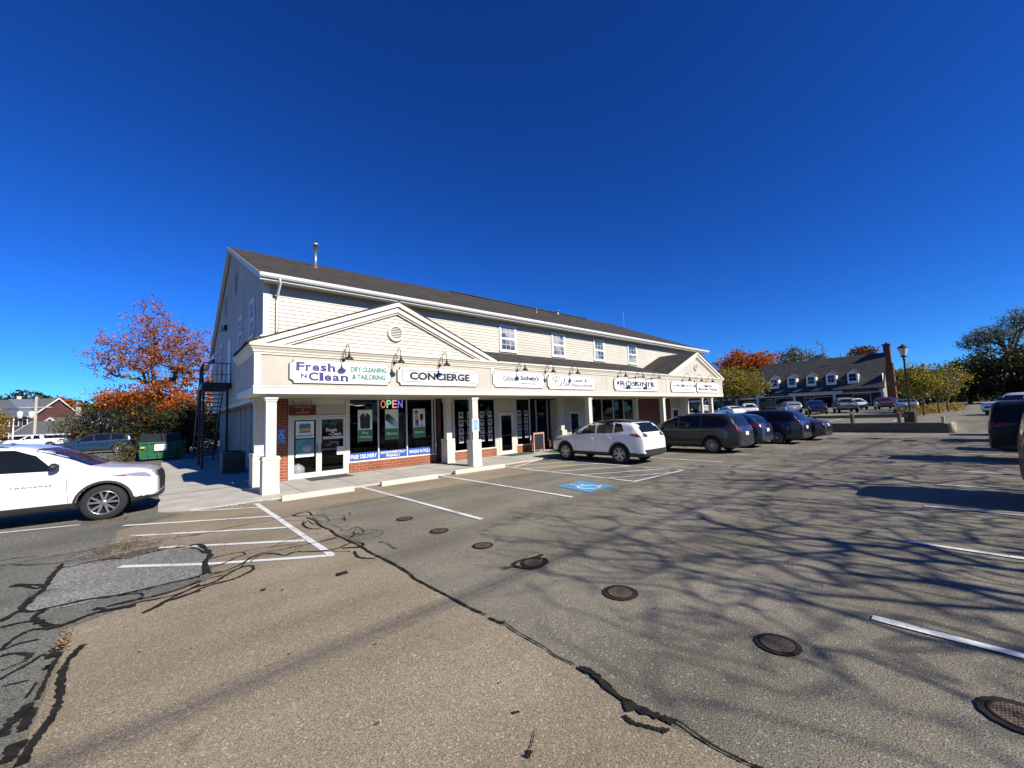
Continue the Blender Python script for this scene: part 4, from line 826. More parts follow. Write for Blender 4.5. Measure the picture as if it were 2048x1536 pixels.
LX = [(2.38,'above the leftmost sign with green lettering'),(4.07,'between the two signs under the left pediment'),(5.84,'above the CONCIERGE sign'),(9.7,'above the thin and serif lettered sign right of the left pediment'),(11.44,'over the gap left of the handwritten script sign'),(13.15,'above the handwritten script sign'),
      (17.19,"over the left end of the ROSSINI'S sign"),(18.94,"over the middle of the ROSSINI'S sign"),(20.71,"over the right end of the ROSSINI'S sign"),(24.67,'above the small-print sign under the right pediment'),(26.45,'over the gap between the two farthest signs'),(28.25,'above the farthest sign')]
l0 = None
for x, lb in LX:
    if l0 is None: l0 = gooseneck('black gooseneck lamp ' + lb); o = l0
    else: o = copy_tree(l0); o['label'] = 'black gooseneck lamp ' + lb
    o.location = (x, -.005, 3.95)
# twin spotlight bars over the restaurant sign
for i, x in enumerate((18.2, 20.0)):
    t = thing('sign_floodlight', 'flat dark floodlight arm sticking out over the restaurant sign, ' + ('left' if i == 0 else 'right') + ' one', 'sign lamp', (x, -.03, 3.86))
    MB().box(-.03, .03, -.75, 0, -.01, .01).build('arm', M['black'], t); MB().box(-.22, .22, -.86, -.68, -.03, .02).build('lamp_head', M['steel'], t)
# posters in the windows
def poster(name, x0, x1, z0, z1, label, y=YW+.012, group=None):
    t = thing(name, label, 'poster', ((x0+x1)/2, y, z0), 0, group)
    return t, (x1-x0), (z1-z0)
GP = 'tall pictured posters in the dry cleaner windows'
def picposter(x0, label, words, draw):
    t, w_, h = poster('window_poster', x0, x0+.58, 1.21, 2.43, label, group=GP)
    MB().box(-w_/2, w_/2, -.003, .003, 0, h).build('sheet', P('poster_border', (.35,.42,.36), .5), t)
    MB().box(-w_/2+.015, w_/2-.015, -.0055, -.0031, h*.36, h-.015).build('picture_field', M['ppale'], t)
    MB().box(-w_/2+.015, w_/2-.015, -.0055, -.0031, .015, h*.355).build('caption_band', M['pgreen'], t)
    n_ = len(words)
    for i, wd in enumerate(words):
        zc = h*.19+(n_-1)*.08-i*.16; text_mb(wd, (-w_*.40 if len(wd) > 4 else -w_*.22, w_*.40 if len(wd) > 4 else w_*.22, zc-.055, zc+.055), -.006, bold=.03).build('lettering', M['lwhite'], t)
    draw(t, h)
def d_suit(t, h):
    b = MB(); b.prism([(-.19,.50),(-.20,.95),(-.16,1.03),(-.05,1.08),(.05,1.08),(.16,1.03),(.20,.95),(.19,.50),(.12,.47),(0,.49),(-.12,.47)], -.0085, -.006); b.build('suit_picture', M['ink'], t)
    MB().prism([(-.045,1.08),(0,.93),(.045,1.08)], -.0095, -.0087).build('shirt_picture', M['lwhite'], t)
def d_shirts(t, h):
    for k in range(6):
        x = -.17+k*.065; z = .93-k*.055; mt = P('shirt_picture_%d' % k, [(.01,.03,.04),(.02,.06,.08),(.02,.09,.16),(.10,.22,.30),(.18,.35,.45),(.40,.55,.65)][k], .6)
        MB().prism([(x-.10,z-.16),(x-.10,z+.06),(x,z+.11),(x+.10,z+.06),(x+.10,z-.16)], -.008-k*.0006, -.0078-k*.0006).build('shirt_picture', mt, t)
def d_tailor(t, h):
    b = MB(); disc2(b, (-.13, 1.02), .075, lambda x, z: (x, -.0095, z), 16); b.build('face_picture', M['skin'], t)
    b = MB(); disc2(b, (-.13, 1.06), .085, lambda x, z: (x, -.0085, z), 16); b.prism([(-.2,1.06),(-.06,1.06),(-.07,1.10),(-.19,1.10)], -.0102, -.0096); b.build('hair_picture', M['ink'], t)
    MB().prism([(-.20,.72),(-.21,.92),(-.05,.92),(-.02,.72)], -.0085, -.0062).build('waistcoat_picture', M['yellow'], t)
    MB().prism([(-.18,.47),(-.18,.74),(-.04,.74),(-.04,.47),(-.09,.47),(-.11,.66),(-.13,.47)], -.0095, -.0087).build('trousers_picture', M['navy'], t)
    MB().prism([(.05,.73),(.03,.92),(.08,1.0),(.17,1.0),(.20,.92),(.18,.73)], -.0085, -.0062).prism([(.11,.5),(.11,.73),(.125,.73),(.125,.5)], -.0085, -.0062).prism([(.05,.46),(.05,.49),(.19,.49),(.19,.46)], -.0085, -.0062).build('dummy_picture', M['ink'], t)
picposter(3.80, 'tall poster of a black suit jacket captioned Dry Cleaning', ('Dry', 'Cleaning'), d_suit)
picposter(4.90, 'tall poster of a fan of blue shirts captioned Shirts', ('Shirts',), d_shirts)
picposter(6.13, 'tall poster of a tailor beside a dress form captioned Alteration', ('Alteration',), d_tailor)
for x0, x1, wd in ((3.49, 4.59, ('FREE DELIVERY',)), (4.66, 5.81, ('ENVIRONMENTALLY', 'FRIENDLY')), (5.88, 7.03, ('WASH N FOLD',))):
    t, w_, h = poster('window_banner', x0, x1, .49, .77, 'blue strip banner at the window foot reading ' + ' '.join(wd).lower(), group='blue strip banners along the window foot')
    MB().box(-w_/2, w_/2, -.003, .003, 0, h).build('sheet', M['pblue'], t)
    for i, s_ in enumerate(wd):
        n_ = len(wd); hh = .15 if n_ == 1 else .10; zc = h/2+(n_-1)*.065-i*.13; ww = .46 if len(s_) > 9 else .26
        text_mb(s_, (-w_*ww, w_*ww, zc-hh/2, zc+hh/2), -.004, bold=.02).build('lettering', M['lwhite'], t)
t = thing('open_sign', 'lit OPEN sign in four pastel letter colours at the top of the middle window', 'neon sign', (5.18, YW+.005, 2.48))
for k, (c, col) in enumerate((('O', (1,.25,.2)), ('P', (.35,1,.5)), ('E', (1,.45,.55)), ('N', (.3,.25,1)))):
    x = -.47+k*.245; text_mb(c, (x, x+.21, 0, .32), -.01, bold=.012, ext=.02).build('letter', P('lit_letter_'+c, tuple(v*.4 for v in col), .4, emit=col, es=.55), t)
# posters and decals on the doors
t, w_, h = poster('door_poster', 1.64, 2.23, 1.46, 2.06, 'pale WASH & FOLD poster of folded clothes, upper one on the left door', YW-.008)
MB().box(-w_/2, w_/2, -.003, .003, 0, h).build('sheet', M['ppale'], t)
MB().prism([(-.19,.34),(-.19,.47),(-.1,.53),(-.04,.50),(.04,.50),(.1,.53),(.19,.47),(.19,.34)], -.006, -.0035).build('shirt_picture', P('poster_blue', (.03,.2,.32), .5), t)
MB().box(-.19, .19, -.006, -.0035, .25, .335).build('yellow_cloth_picture', M['yellow'], t); MB().box(-.19, .19, -.006, -.0035, .19, .245).build('green_cloth_picture', M['pgreen'], t)
text_mb('WASH & FOLD', (-.26, .26, .05, .12), -.004, bold=.03).build('lettering', M['pblue'], t)
t, w_, h = poster('door_poster', 1.64, 2.23, .80, 1.42, 'teal poster of rolled towels, lower one on the left door', YW-.008)
MB().box(-w_/2, w_/2, -.003, .003, 0, h).build('sheet', M['teal'], t); b = MB(); b.lathe([(0, -.006), (.17, -.006), (.17, -.0035)], (.07, 0, .33), 20, 'y'); b.build('towel_picture', P('towel_grey', (.35,.40,.40), .6), t)
MB().box(-w_/2, w_/2, -.0065, -.0035, 0, .13).build('caption_band', M['ppale'], t); text_mb('CLEANING', (-.2, .2, .04, .09), -.007, bold=.01).build('lettering', M['teal'], t)
t, w_, h = poster('door_lettering', 2.5, 3.3, .9, 2.0, 'white shop name and hours lettered on the right glass door', YW-.006)
text_mb('Fresh', (-.25, .12, .74, .87), 0, bold=.03).build('lettering', M['lwhite'], t); text_mb('Clean', (-.1, .28, .60, .72), 0, bold=.03).build('lettering', M['lwhite'], t); text_mb('N', (-.17, -.12, .62, .68), 0).build('lettering', M['lwhite'], t)
MB().box(-.36, .36, -.003, 0, .48, .57).build('white_strip', M['lwhite'], t); text_mb('DRY CLEANING & TAILORING', (-.3, .3, .505, .545), -.004, bold=.01).build('lettering', M['ink'], t)
text_mb('5926', (-.13, .1, .97, 1.06), 0).build('lettering', M['greyink'], t); text_mb('Store Hours', (-.13, .2, .33, .37), 0).build('lettering', M['lwhite'], t); text_mb('Mon-Fri', (-.27, -.08, .25, .285), 0).build('lettering', M['lwhite'], t); text_mb('7-6', (.1, .2, .25, .285), 0).build('lettering', M['lwhite'], t)
MB().box(.12, .35, -.004, 0, -.12, .18).build('notice_sheet', M['lwhite'], t)
t = thing('leather_sign', 'maroon board reading LEATHER & SUEDE hung above the double doors', 'sign', (1.8, YW-.25, 2.28), R(3))
MB().bbox(-.44, .44, -.02, .02, 0, .34, .008).build('board', M['maroon'], t)
for s_, bx in (('LEATHER', (-.28, .28, .25, .31)), ('&', (-.03, .04, .155, .215)), ('SUEDE', (-.2, .2, .05, .115))): text_mb(s_, bx, -.021, bold=.02).build('lettering', M['skin'], t)
MB().tube([(-.3,0,.33),(-.3,.1,.58)], .008, 5).tube([(.3,0,.33),(.3,.1,.58)], .008, 5).build('hanger', M['black'], t)
def hcsign(name, label, x, y, z, w_, h):
    t = thing(name, label, 'sign', (x, y, z))
    MB().bbox(-w_/2, w_/2, -.006, 0, 0, h, .004).build('plate', M['lwhite'] if name == 'reserved_parking_sign' else M['hcsign'], t)
    if name == 'reserved_parking_sign': MB().box(-w_*.45, w_*.45, -.008, -.0061, h*.06, h*.94).build('blue_field', P('access_sign_light_blue', (.12,.33,.68), .4), t)
    b = MB(); access_symbol(b, 0, h*.55, h*.5, lambda u, v: (u, -.0095, v)); b.build('symbol', M['lwhite'], t)
    text_mb('PARKING' if 'parking' in name else 'ACCESSIBLE', (-w_*.36, w_*.36, h*.12, h*.2), -.009, bold=.02).build('lettering', M['lwhite'], t)
    text_mb('RESERVED' if 'parking' in name else 'ENTRANCE', (-w_*.36, w_*.36, h*.82, h*.9), -.009, bold=.02).build('lettering', M['lwhite'], t)
hcsign('reserved_parking_sign', 'pale blue and white accessible parking sign on the sunlit porch post', 7.5, .137, 1.42, .34, .5)
hcsign('accessible_entrance_sign', 'small dark blue accessible entrance sign on the shaded brick pier', 1.2, YW-.003, 1.31, .26, .52)
# property listing sheets
sh0 = None
lm = P('listing_paper', (.42,.42,.41), .6); pm = P('listing_photo', (.07,.08,.09), .5, var=.6, vs=9)
for col, (x, wl) in enumerate(((8.56,'left of the sign post, first column'),(9.04,'left of the sign post, second column'),(9.77,'between sign post and door, first column'),(10.25,'between sign post and door, second column'),(12.2,'right of the door, first column'),(12.68,'right of the door, second column'))):
    for row, z in enumerate((1.93, 1.55, 1.17, .80)):
        if sh0 is None:
            sh0 = thing('listing_sheet', 'x', 'poster', (0, 0, 0), 0, 'white property sheets in the office windows'); MB().box(-.125, .125, -.004, 0, 0, .31).build('sheet', lm, sh0); MB().box(-.09, .09, -.0055, -.0042, .12, .26).build('photo', pm, sh0); MB().box(-.07, .07, -.0055, -.0042, .05, .07).build('caption', M['greyink'], sh0); o = sh0
        else: o = copy_tree(sh0)
        o.location = (x, YW+.022, z); o['label'] = 'white property sheet ' + wl + ', ' + ('top', 'second', 'third', 'bottom')[row] + ' row'
# door mats
def mat_(name, x0, x1, y0, y1, mt, lb):
    o = MB().bbox(x0, x1, y0, y1, .056, .07, .006).build(name, mt, loc=((x0+x1)/2, (y0+y1)/2, .056)); tag(o, lb, 'door mat')
mat_('door_mat', 1.9, 3.3, 1.75, 2.6, P('mat_charcoal', (.06,.06,.055), .95, bump=.5, bs=90), 'dark grey mat in front of the glass double doors')
mat_('door_mat', 10.7, 12.2, 1.7, 2.6, P('mat_green', (.03,.10,.07), .95, bump=.5, bs=90), 'green mat in front of the single office door')
# café corner: a-frame board, chairs, table, planter
t = thing('a_frame_board', 'small black menu board in a salmon wooden frame at the cafe corner', 'menu board', (12.9, 2.1, .06), R(8))
MB().box(-.45,-.38,-.02,.02,0,1.0).box(.38,.45,-.02,.02,0,1.0).box(-.38,.38,-.02,.02,.92,1.0).build('frame', P('salmon_wood', (.50,.26,.18), .6), t); MB().box(-.38,.38,-.01,.01,.12,.92).build('board', M['ink'], t)
for s_ in (-1, 1): MB().tube([(s_*.41,.02,.9),(s_*.41,.35,0)], .02, 5).build('leg', M['wood'], t)
def chair(x, y, rz, lb):
    t = thing('patio_chair', lb, 'chair', (x, y, .06), rz, 'patio chairs at the cafe corner'); mt = P('chair_grey', (.14,.14,.13), .6)
    MB().bbox(-.25,.25,-.24,.24,.42,.45,.01).build('seat', mt, t); MB().prism([(-.24,.5),(-.26,.86),(.26,.86),(.24,.5)], .22, .25).build('backrest', mt, t)
    for sx in (-1, 1):
        for sy in (-1, 1): MB().tube([(sx*.22, sy*.2, .42),(sx*.26, sy*.27, 0)], .015, 6).build('leg', M['black'], t)
        MB().tube([(sx*.27,-.22,.42),(sx*.28,-.2,.64),(sx*.27,.24,.66)], .014, 6).build('armrest', M['black'], t)
chair(14.2, 1.25, R(200), 'grey patio chair left of the small table, backrest towards the lot'); chair(15.5, 1.5, R(100), 'grey patio chair half hidden behind the white car')
t = thing('patio_table', 'black folding patio table with crossed legs beside the grass', 'table', (15.0, 1.9, .06))
MB().lathe([(0,.70),(.4,.70),(.41,.72),(.4,.735),(0,.735)], n=20).build('tabletop', M['black'], t)
for sx in (-1, 1):
    for sy in (-1, 1): MB().tube([(sx*.3, sy*.22, .7),(-sx*.3, sy*.22, 0)], .014, 6).build('leg', M['black'], t)
rnd = random.Random(12)
for i, (x, y) in enumerate(((15.9,2.1),(16.4,2.2),(17.6,2.0))):
    t = thing('potted_plant', 'leafy green plant in a ' + ('white', 'grey', 'small white')[i] + ' pot by the ' + ('striped siding door', 'door frame', 'far window') + '' if False else ['leafy green plant in a white pot left of the panelled door', 'taller leafy plant in a grey pot before the panelled door', 'small leafy plant in a pale pot right of the panelled door'][i], 'plant', (x, y, .06), 0, 'potted plants near the cafe corner')
    MB().lathe([(.13,0),(.19,.36),(.2,.38),(.17,.38),(.16,.34),(0,.34)], n=16).build('pot', M['lwhite'] if i != 1 else M['conc'], t)
    b = MB(); H = (.8, 1.0, .6)[i]
    for k in range(200):
        a = rnd.uniform(0, 6.28); r_ = rnd.uniform(0, .34)*(.5+.5*rnd.random()); z = .38+rnd.random()*H*.8; s_ = .06; d = Vector((math.cos(a), math.sin(a), rnd.uniform(-.4,.8))).normalized(); e = d.cross(Vector((0,0,1))).normalized()*s_*.4; c_ = Vector((r_*math.cos(a), r_*math.sin(a), z))
        b.add([c_-d*s_, c_+e, c_+d*s_, c_-e], [(0,1,2,3)])
    b.build('foliage', leafmat('pot_leaf%d' % i, [(.02,.07,.015),(.06,.14,.03)]), t)
# ---------------------------------------------------------------- vehicles
def paint(name, col, rough=.22, metal=0.0, coat=1.0): 
    return P('car_paint_' + name, col, rough, metal, var=.02, vs=1, coat=coat)
CM = dict(glass=P('car_glass', (.008,.009,.010), .03, var=.1, spec=.3, coat=0), tyre=P('tyre_rubber', (.016,.016,.016), .85, bump=.3, bs=60), rim=P('alloy_rim', (.42,.42,.43), .28, metal=.85),
          trim=P('car_dark_trim', (.022,.022,.023), .55), red=P('tail_light_red', (.22,.006,.006), .2, coat=.3), clear=P('head_light_clear', (.45,.47,.5), .08, metal=.5, coat=1), chrome=P('car_chrome', (.6,.6,.6), .12, metal=1), plate=P('number_plate', (.7,.72,.74), .5), seam=P('panel_seam', (.02,.02,.02), .7), well=P('wheel_well', (.004,.004,.004), .95), amber=P('amber_marker', (.5,.05,.02), .2, coat=1))
def interp(tab, s):
    if s <= tab[0][0]: return tab[0][1]
    for (a, u), (b, v) in zip(tab[:-1], tab[1:]):
        if s <= b: return u + (v-u)*(s-a)/max(1e-6, b-a)
    return tab[-1][1]
# spec: L W H wheelbase front-overhang r ; belt(s,z) ; roof(s,z) ; plan(s, halfwidth factor) ; bottom
SPEC = {
 'boxy': dict(L=5.25, W=2.0, H=1.90, wb=3.0, fo=.95, r=.41, bot=.34,
    belt=[(0,.80),(.03,.92),(.10,1.05),(.4,1.13),(1.2,1.18),(3.5,1.22),(5.0,1.24),(5.18,1.24),(5.22,1.1),(5.25,.9)],
    roof=[(1.3,1.2),(1.65,1.45),(2.0,1.72),(2.3,1.84),(3.0,1.89),(4.4,1.885),(5.0,1.87),(5.12,1.80),(5.2,1.26)],
    plan=[(0,.82),(.06,.88),(.25,.95),(.7,.985),(1.3,1),(4.6,1),(5.0,.985),(5.2,.95),(5.25,.92)],
    wins=[[(1.9,1.25),(2.7,1.26),(2.7,1.76),(2.4,1.75),(2.1,1.6)],[(2.8,1.26),(3.7,1.27),(3.7,1.77),(2.8,1.77)],[(3.8,1.27),(4.85,1.28),(4.85,1.74),(3.8,1.77)]], seams=[1.6,2.75,3.75]),
 'suv': dict(L=5.19, W=1.99, H=1.79, wb=3.07, fo=.90, r=.385, bot=.27,
    belt=[(0,.70),(.03,.86),(.09,.99),(.35,1.07),(.8,1.12),(1.08,1.155),(3.5,1.19),(4.8,1.24),(5.08,1.22),(5.15,1.05),(5.19,.9)],
    roof=[(1.08,1.165),(1.42,1.39),(1.86,1.63),(2.2,1.735),(3.1,1.785),(4.1,1.765),(4.6,1.71),(4.85,1.60),(5.06,1.22)],
    plan=[(0,.60),(.06,.75),(.25,.90),(.7,.98),(1.3,1),(4.2,1),(4.8,.965),(5.1,.90),(5.19,.84)],
    wins=[[(1.66,1.16),(2.75,1.19),(2.75,1.655),(2.30,1.635),(1.98,1.50)],[(2.84,1.19),(3.75,1.21),(3.75,1.65),(2.84,1.655)],[(3.84,1.215),(4.55,1.25),(4.75,1.37),(4.5,1.60),(3.84,1.645)]], seams=[1.45,2.80,3.85]),
 'crossover': dict(L=4.65, W=1.84, H=1.70, wb=2.705, fo=.92, r=.37, bot=.26,
    belt=[(0,.68),(.03,.80),(.10,.92),(.4,1.0),(.9,1.05),(1.2,1.08),(3.2,1.13),(4.2,1.19),(4.52,1.17),(4.6,1.02),(4.65,.88)],
    roof=[(1.2,1.06),(1.6,1.32),(2.0,1.54),(2.3,1.645),(2.9,1.69),(3.6,1.66),(4.05,1.59),(4.25,1.49),(4.5,1.17)],
    plan=[(0,.70),(.06,.82),(.25,.93),(.7,.985),(1.3,1),(3.7,1),(4.25,.965),(4.55,.90),(4.65,.83)],
    wins=[[(1.75,1.13),(2.5,1.15),(2.5,1.56),(2.3,1.55),(2.05,1.45)],[(2.59,1.15),(3.35,1.17),(3.35,1.57),(2.59,1.575)],[(3.42,1.175),(3.85,1.24),(3.72,1.50),(3.42,1.56)]], seams=[1.5,2.545,3.4]),
 'minivan': dict(L=5.12, W=1.98, H=1.79, wb=3.03, fo=.95, r=.36, bot=.24,
    belt=[(0,.62),(.04,.76),(.12,.88),(.4,.97),(.85,1.04),(1.0,1.07),(3.5,1.13),(4.7,1.19),(5.0,1.17),(5.08,1.0),(5.12,.85)],
    roof=[(.98,1.07),(1.4,1.30),(1.9,1.56),(2.3,1.70),(2.9,1.775),(3.9,1.775),(4.5,1.73),(4.78,1.62),(5.0,1.17)],
    plan=[(0,.66),(.06,.80),(.25,.92),(.7,.98),(1.3,1),(4.2,1),(4.75,.97),(5.03,.90),(5.12,.84)],
    wins=[[(1.62,1.12),(2.45,1.14),(2.45,1.63),(2.25,1.61),(1.85,1.42)],[(2.54,1.14),(3.5,1.16),(3.5,1.66),(2.54,1.65)],[(3.58,1.165),(4.6,1.20),(4.68,1.35),(4.5,1.60),(3.58,1.66)]], seams=[1.42,2.5,3.55]),
 'sedan': dict(L=4.8, W=1.84, H=1.45, wb=2.8, fo=.93, r=.335, bot=.20,
    belt=[(0,.55),(.04,.66),(.12,.76),(.5,.86),(1.2,.93),(3.2,1.0),(3.9,1.03),(4.5,1.04),(4.68,1.02),(4.76,.85),(4.8,.7)],
    roof=[(1.3,.92),(1.7,1.13),(2.15,1.34),(2.5,1.42),(3.0,1.44),(3.5,1.38),(3.9,1.22),(4.25,1.05)],
    plan=[(0,.68),(.06,.80),(.25,.92),(.7,.98),(1.3,1),(3.7,1),(4.3,.97),(4.7,.90),(4.8,.82)],
    wins=[[(1.85,.98),(2.65,1.0),(2.65,1.34),(2.45,1.33),(2.1,1.18)],[(2.73,1.0),(3.55,1.03),(3.75,1.12),(3.4,1.31),(2.73,1.345)]], seams=[1.62,2.69,3.6]),
 'pickup': dict(L=5.45, W=1.95, H=1.86, wb=3.25, fo=.92, r=.40, bot=.36,
    belt=[(0,.85),(.03,.95),(.08,1.08),(.4,1.16),(1.3,1.20),(3.0,1.24),(5.3,1.26),(5.40,1.24),(5.43,1.0),(5.45,.8)],
    roof=[(1.35,1.2),(1.65,1.42),(1.95,1.68),(2.15,1.80),(2.6,1.855),(3.3,1.84),(3.5,1.79),(3.62,1.26)],
    plan=[(0,.80),(.06,.88),(.25,.96),(.7,.99),(1.3,1),(4.7,1),(5.2,.99),(5.4,.97),(5.45,.95)],
    wins=[[(1.85,1.25),(2.55,1.26),(2.55,1.73),(2.25,1.72),(2.05,1.55)],[(2.63,1.26),(3.3,1.27),(3.3,1.72),(2.63,1.735)]], seams=[1.6,2.6,3.4,3.62]),
}
def carbody(sp, sub):
    L, W = sp['L'], sp['W']; hw = W/2; S = sorted(set([0, .04, .14, .4, .8, sp['roof'][0][0], *[a for a, _ in sp['roof']], sp['roof'][-1][0]+.02, L-.5, L-.14, L-.04, L, sp['fo']-.3, sp['fo']+.5, 2.3, 3.2, 3.9]))
    S = [s for i, s in enumerate(S) if 0 <= s <= L and (i == 0 or s-S[i-1] > .015)]
    vs = []; n = 0
    for s in S:
        w_ = hw*interp(sp['plan'], s); zb = interp(sp['belt'], s); bt = sp['bot']+(.07 if s < .15 or s > L-.15 else 0)
        r0, r1 = sp['roof'][0][0], sp['roof'][-1][0]
        zr = interp(sp['roof'], s) if r0 <= s <= r1 else 0
        gh = max(0, zr-zb)
        if gh > .04:
            k = min(1, gh/.5); wr = w_*(1-.20*k)
            top = [(w_*.945, zb), (w_*.945*(1-k*.0)-(w_*.945-wr)*.55, zb+gh*.52), (wr, zr-.10*k-.01), (wr*.86, zr-.025*k), (wr*.45, zr), (0, zr+.004)]
        else:
            top = [(w_*.93, zb), (w_*.88, zb+.018), (w_*.76, zb+.030), (w_*.6, zb+.038), (w_*.3, zb+.045), (0, zb+.048)]
        pts = [(0, bt), (w_*.8, bt), (w_*.96, bt+.05), (w_*.985, bt+.15), (w_*1.0, bt+(zb-bt)*.30), (w_*.995, bt+(zb-bt)*.62), (w_*.985, zb-.07)] + top
        n = len(pts); x = L/2-s
        vs += [(x, y, z) for y, z in pts] + [(x, -y, z) for y, z in pts[1:-1]]
    m_ = 2*n-2; ring = list(range(n)) + list(range(m_-1, n-1, -1))     # 0..n-1 left side up, then right side down
    fs = []
    for i in range(len(S)-1):
        for k in range(m_):
            a, b_ = ring[k], ring[(k+1) % m_]; fs.append((i*m_+a, i*m_+b_, (i+1)*m_+b_, (i+1)*m_+a))
    e0 = [ring[k] for k in range(m_)]; fs.append(tuple(reversed(e0))); fs.append(tuple((len(S)-1)*m_+k for k in e0))
    # end caps as quads strips between left and right
    fs = fs[:-2]
    for base, rev in ((0, True), ((len(S)-1)*m_, False)):
        for k in range(n-1):
            l0, l1 = k, k+1; r0_ = 0 if k == 0 else n-1+k; r1_ = n-1 if k+1 == n-1 else n-1+k+1
            q = [base+l0, base+l1] + ([base+r1_] if r1_ != l1 else []) + ([base+r0_] if r0_ != l0 else [])
            fs.append(tuple(q if rev else q[::-1]))
    me = bpy.data.meshes.new('cage'); me.from_pydata(vs, [], fs); me.update()
    bm = bmesh.new(); bm.from_mesh(me); bmesh.ops.recalc_face_normals(bm, faces=bm.faces[:]); bm.to_mesh(me); bm.free()
    ob = bpy.data.objects.new('cage', me); C.objects.link(ob)
    md = ob.modifiers.new('s', 'SUBSURF'); md.levels = sub; md.render_levels = sub
    bpy.context.view_layer.update(); dg = bpy.context.evaluated_depsgraph_get()
    smooth = bpy.data.meshes.new_from_object(ob.evaluated_get(dg))
    bvh = BVHTree.FromPolygons([v.co for v in smooth.vertices], [tuple(p.vertices) for p in smooth.polygons])
    # wheel wells
    cut = MB()
    for sx in (sp['fo'], sp['fo']+sp['wb']):
        for sd_ in (-1, 1): cut.lathe([(0, 0), (sp['r']+.055, 0), (sp['r']+.055, .45), (0, .45)] , (L/2-sx, sd_*(hw+.15)-(.45 if sd_ > 0 else 0), sp['r']), 28, 'y')
    cm = bpy.data.meshes.new('cut'); cm.from_pydata(cut.v, [], cut.f); bm = bmesh.new(); bm.from_mesh(cm); bmesh.ops.remove_doubles(bm, verts=bm.verts[:], dist=1e-4); bmesh.ops.recalc_face_normals(bm, faces=bm.faces[:]); bm.to_mesh(cm); bm.free()
    co = bpy.data.objects.new('cut', cm); C.objects.link(co)
    ob2 = bpy.data.objects.new('b2', smooth); C.objects.link(ob2); bo = ob2.modifiers.new('b', 'BOOLEAN'); bo.operation = 'DIFFERENCE'; bo.object = co; bo.solver = 'EXACT'
    smooth.materials.clear(); cm.materials.clear(); smooth.materials.append(CM['trim']); smooth.materials.append(CM['well']); cm.materials.append(CM['trim']); cm.materials.append(CM['well'])
    cm.polygons.foreach_set('material_index', [1]*len(cm.polygons))
    bpy.context.view_layer.update(); dg = bpy.context.evaluated_depsgraph_get()
    res = bpy.data.meshes.new_from_object(ob2.evaluated_get(dg))
    res.materials.append(CM['trim'])
    for p in res.polygons:
        if p.material_index == 0 and all(res.vertices[v].co.z < sp['bot']+(.185 if sp is not SPEC['sedan'] else .1) for v in p.vertices): p.material_index = 2
    res.polygons.foreach_set('use_smooth', [p.material_index != 1 for p in res.polygons])
    for o in (ob, ob2, co): C.objects.unlink(o); bpy.data.objects.remove(o)
    return res, bvh
_bodies = {}
def decal(bvh, polys, view, mat, name, parent, off=.006, grid=.12, mirror=False):
    """drape 2-D polygons on the body. view: 'side' (x,z) both signs via mirror, 'front','rear' (y,z), 'top' (x,y)"""
    V = []; F = []; bad = set()
    for poly in polys:
        bp = []
        for i in range(len(poly)):
            a, c = Vector(poly[i]), Vector(poly[(i+1) % len(poly)]); k = max(1, int((c-a).length/grid))
            bp += [a.lerp(c, j/k) for j in range(k)]
        x0 = min(p.x for p in bp); x1 = max(p.x for p in bp); y0 = min(p.y for p in bp); y1 = max(p.y for p in bp)
        nb = len(bp); inner = []
        def inside(p):
            r = False
            for i in range(nb):
                a, c = bp[i], bp[i-1]
                if (a.y > p.y) != (c.y > p.y) and p.x < (c.x-a.x)*(p.y-a.y)/(c.y-a.y)+a.x: r = not r
            return r
        gx = x0+grid*.5
        while gx < x1:
            gy = y0+grid*.5
            while gy < y1:
                p = Vector((gx, gy))
                if inside(p) and min((p-b_).length for b_ in bp) > grid*.35: inner.append(p)
                gy += grid
            gx += grid
        vs, _, fs, *_ = geometry.delaunay_2d_cdt(bp+inner, [(i, (i+1) % nb) for i in range(nb)], [], 1, 1e-5)
        for sgn in ((1, -1) if (view == 'side' and mirror) else (1,)):
            o = len(V)
            for p in vs:
                if view in ('side', 'left', 'right'):
                    sg = sgn if view == 'side' else (1 if view == 'left' else -1)
                    h = bvh.ray_cast(Vector((p.x, sg*3, p.y)), Vector((0, -sg, 0)))
                    d = Vector((0, sg, 0))
                elif view == 'front': h = bvh.ray_cast(Vector((5, p.x, p.y)), Vector((-1, 0, 0))); d = Vector((1, 0, 0))
                elif view == 'rear': h = bvh.ray_cast(Vector((-5, p.x, p.y)), Vector((1, 0, 0))); d = Vector((-1, 0, 0))
                else: h = bvh.ray_cast(Vector((p.x, p.y, 5)), Vector((0, 0, -1))); d = Vector((0, 0, 1))
                if h[0] is None: bad.add(len(V)); V.append((0, 0, .3)); continue
                nn = h[1] if h[1].dot(d) > 0 else -h[1]
                V.append(tuple(h[0]+nn*off))
            F += [tuple(o+i for i in f) for f in fs]
    F = [f for f in F if not any(i in bad for i in f)]
    if not F: return None
    b = MB(); b.add(V, F, 0, True); return b.build(name, mat, parent)
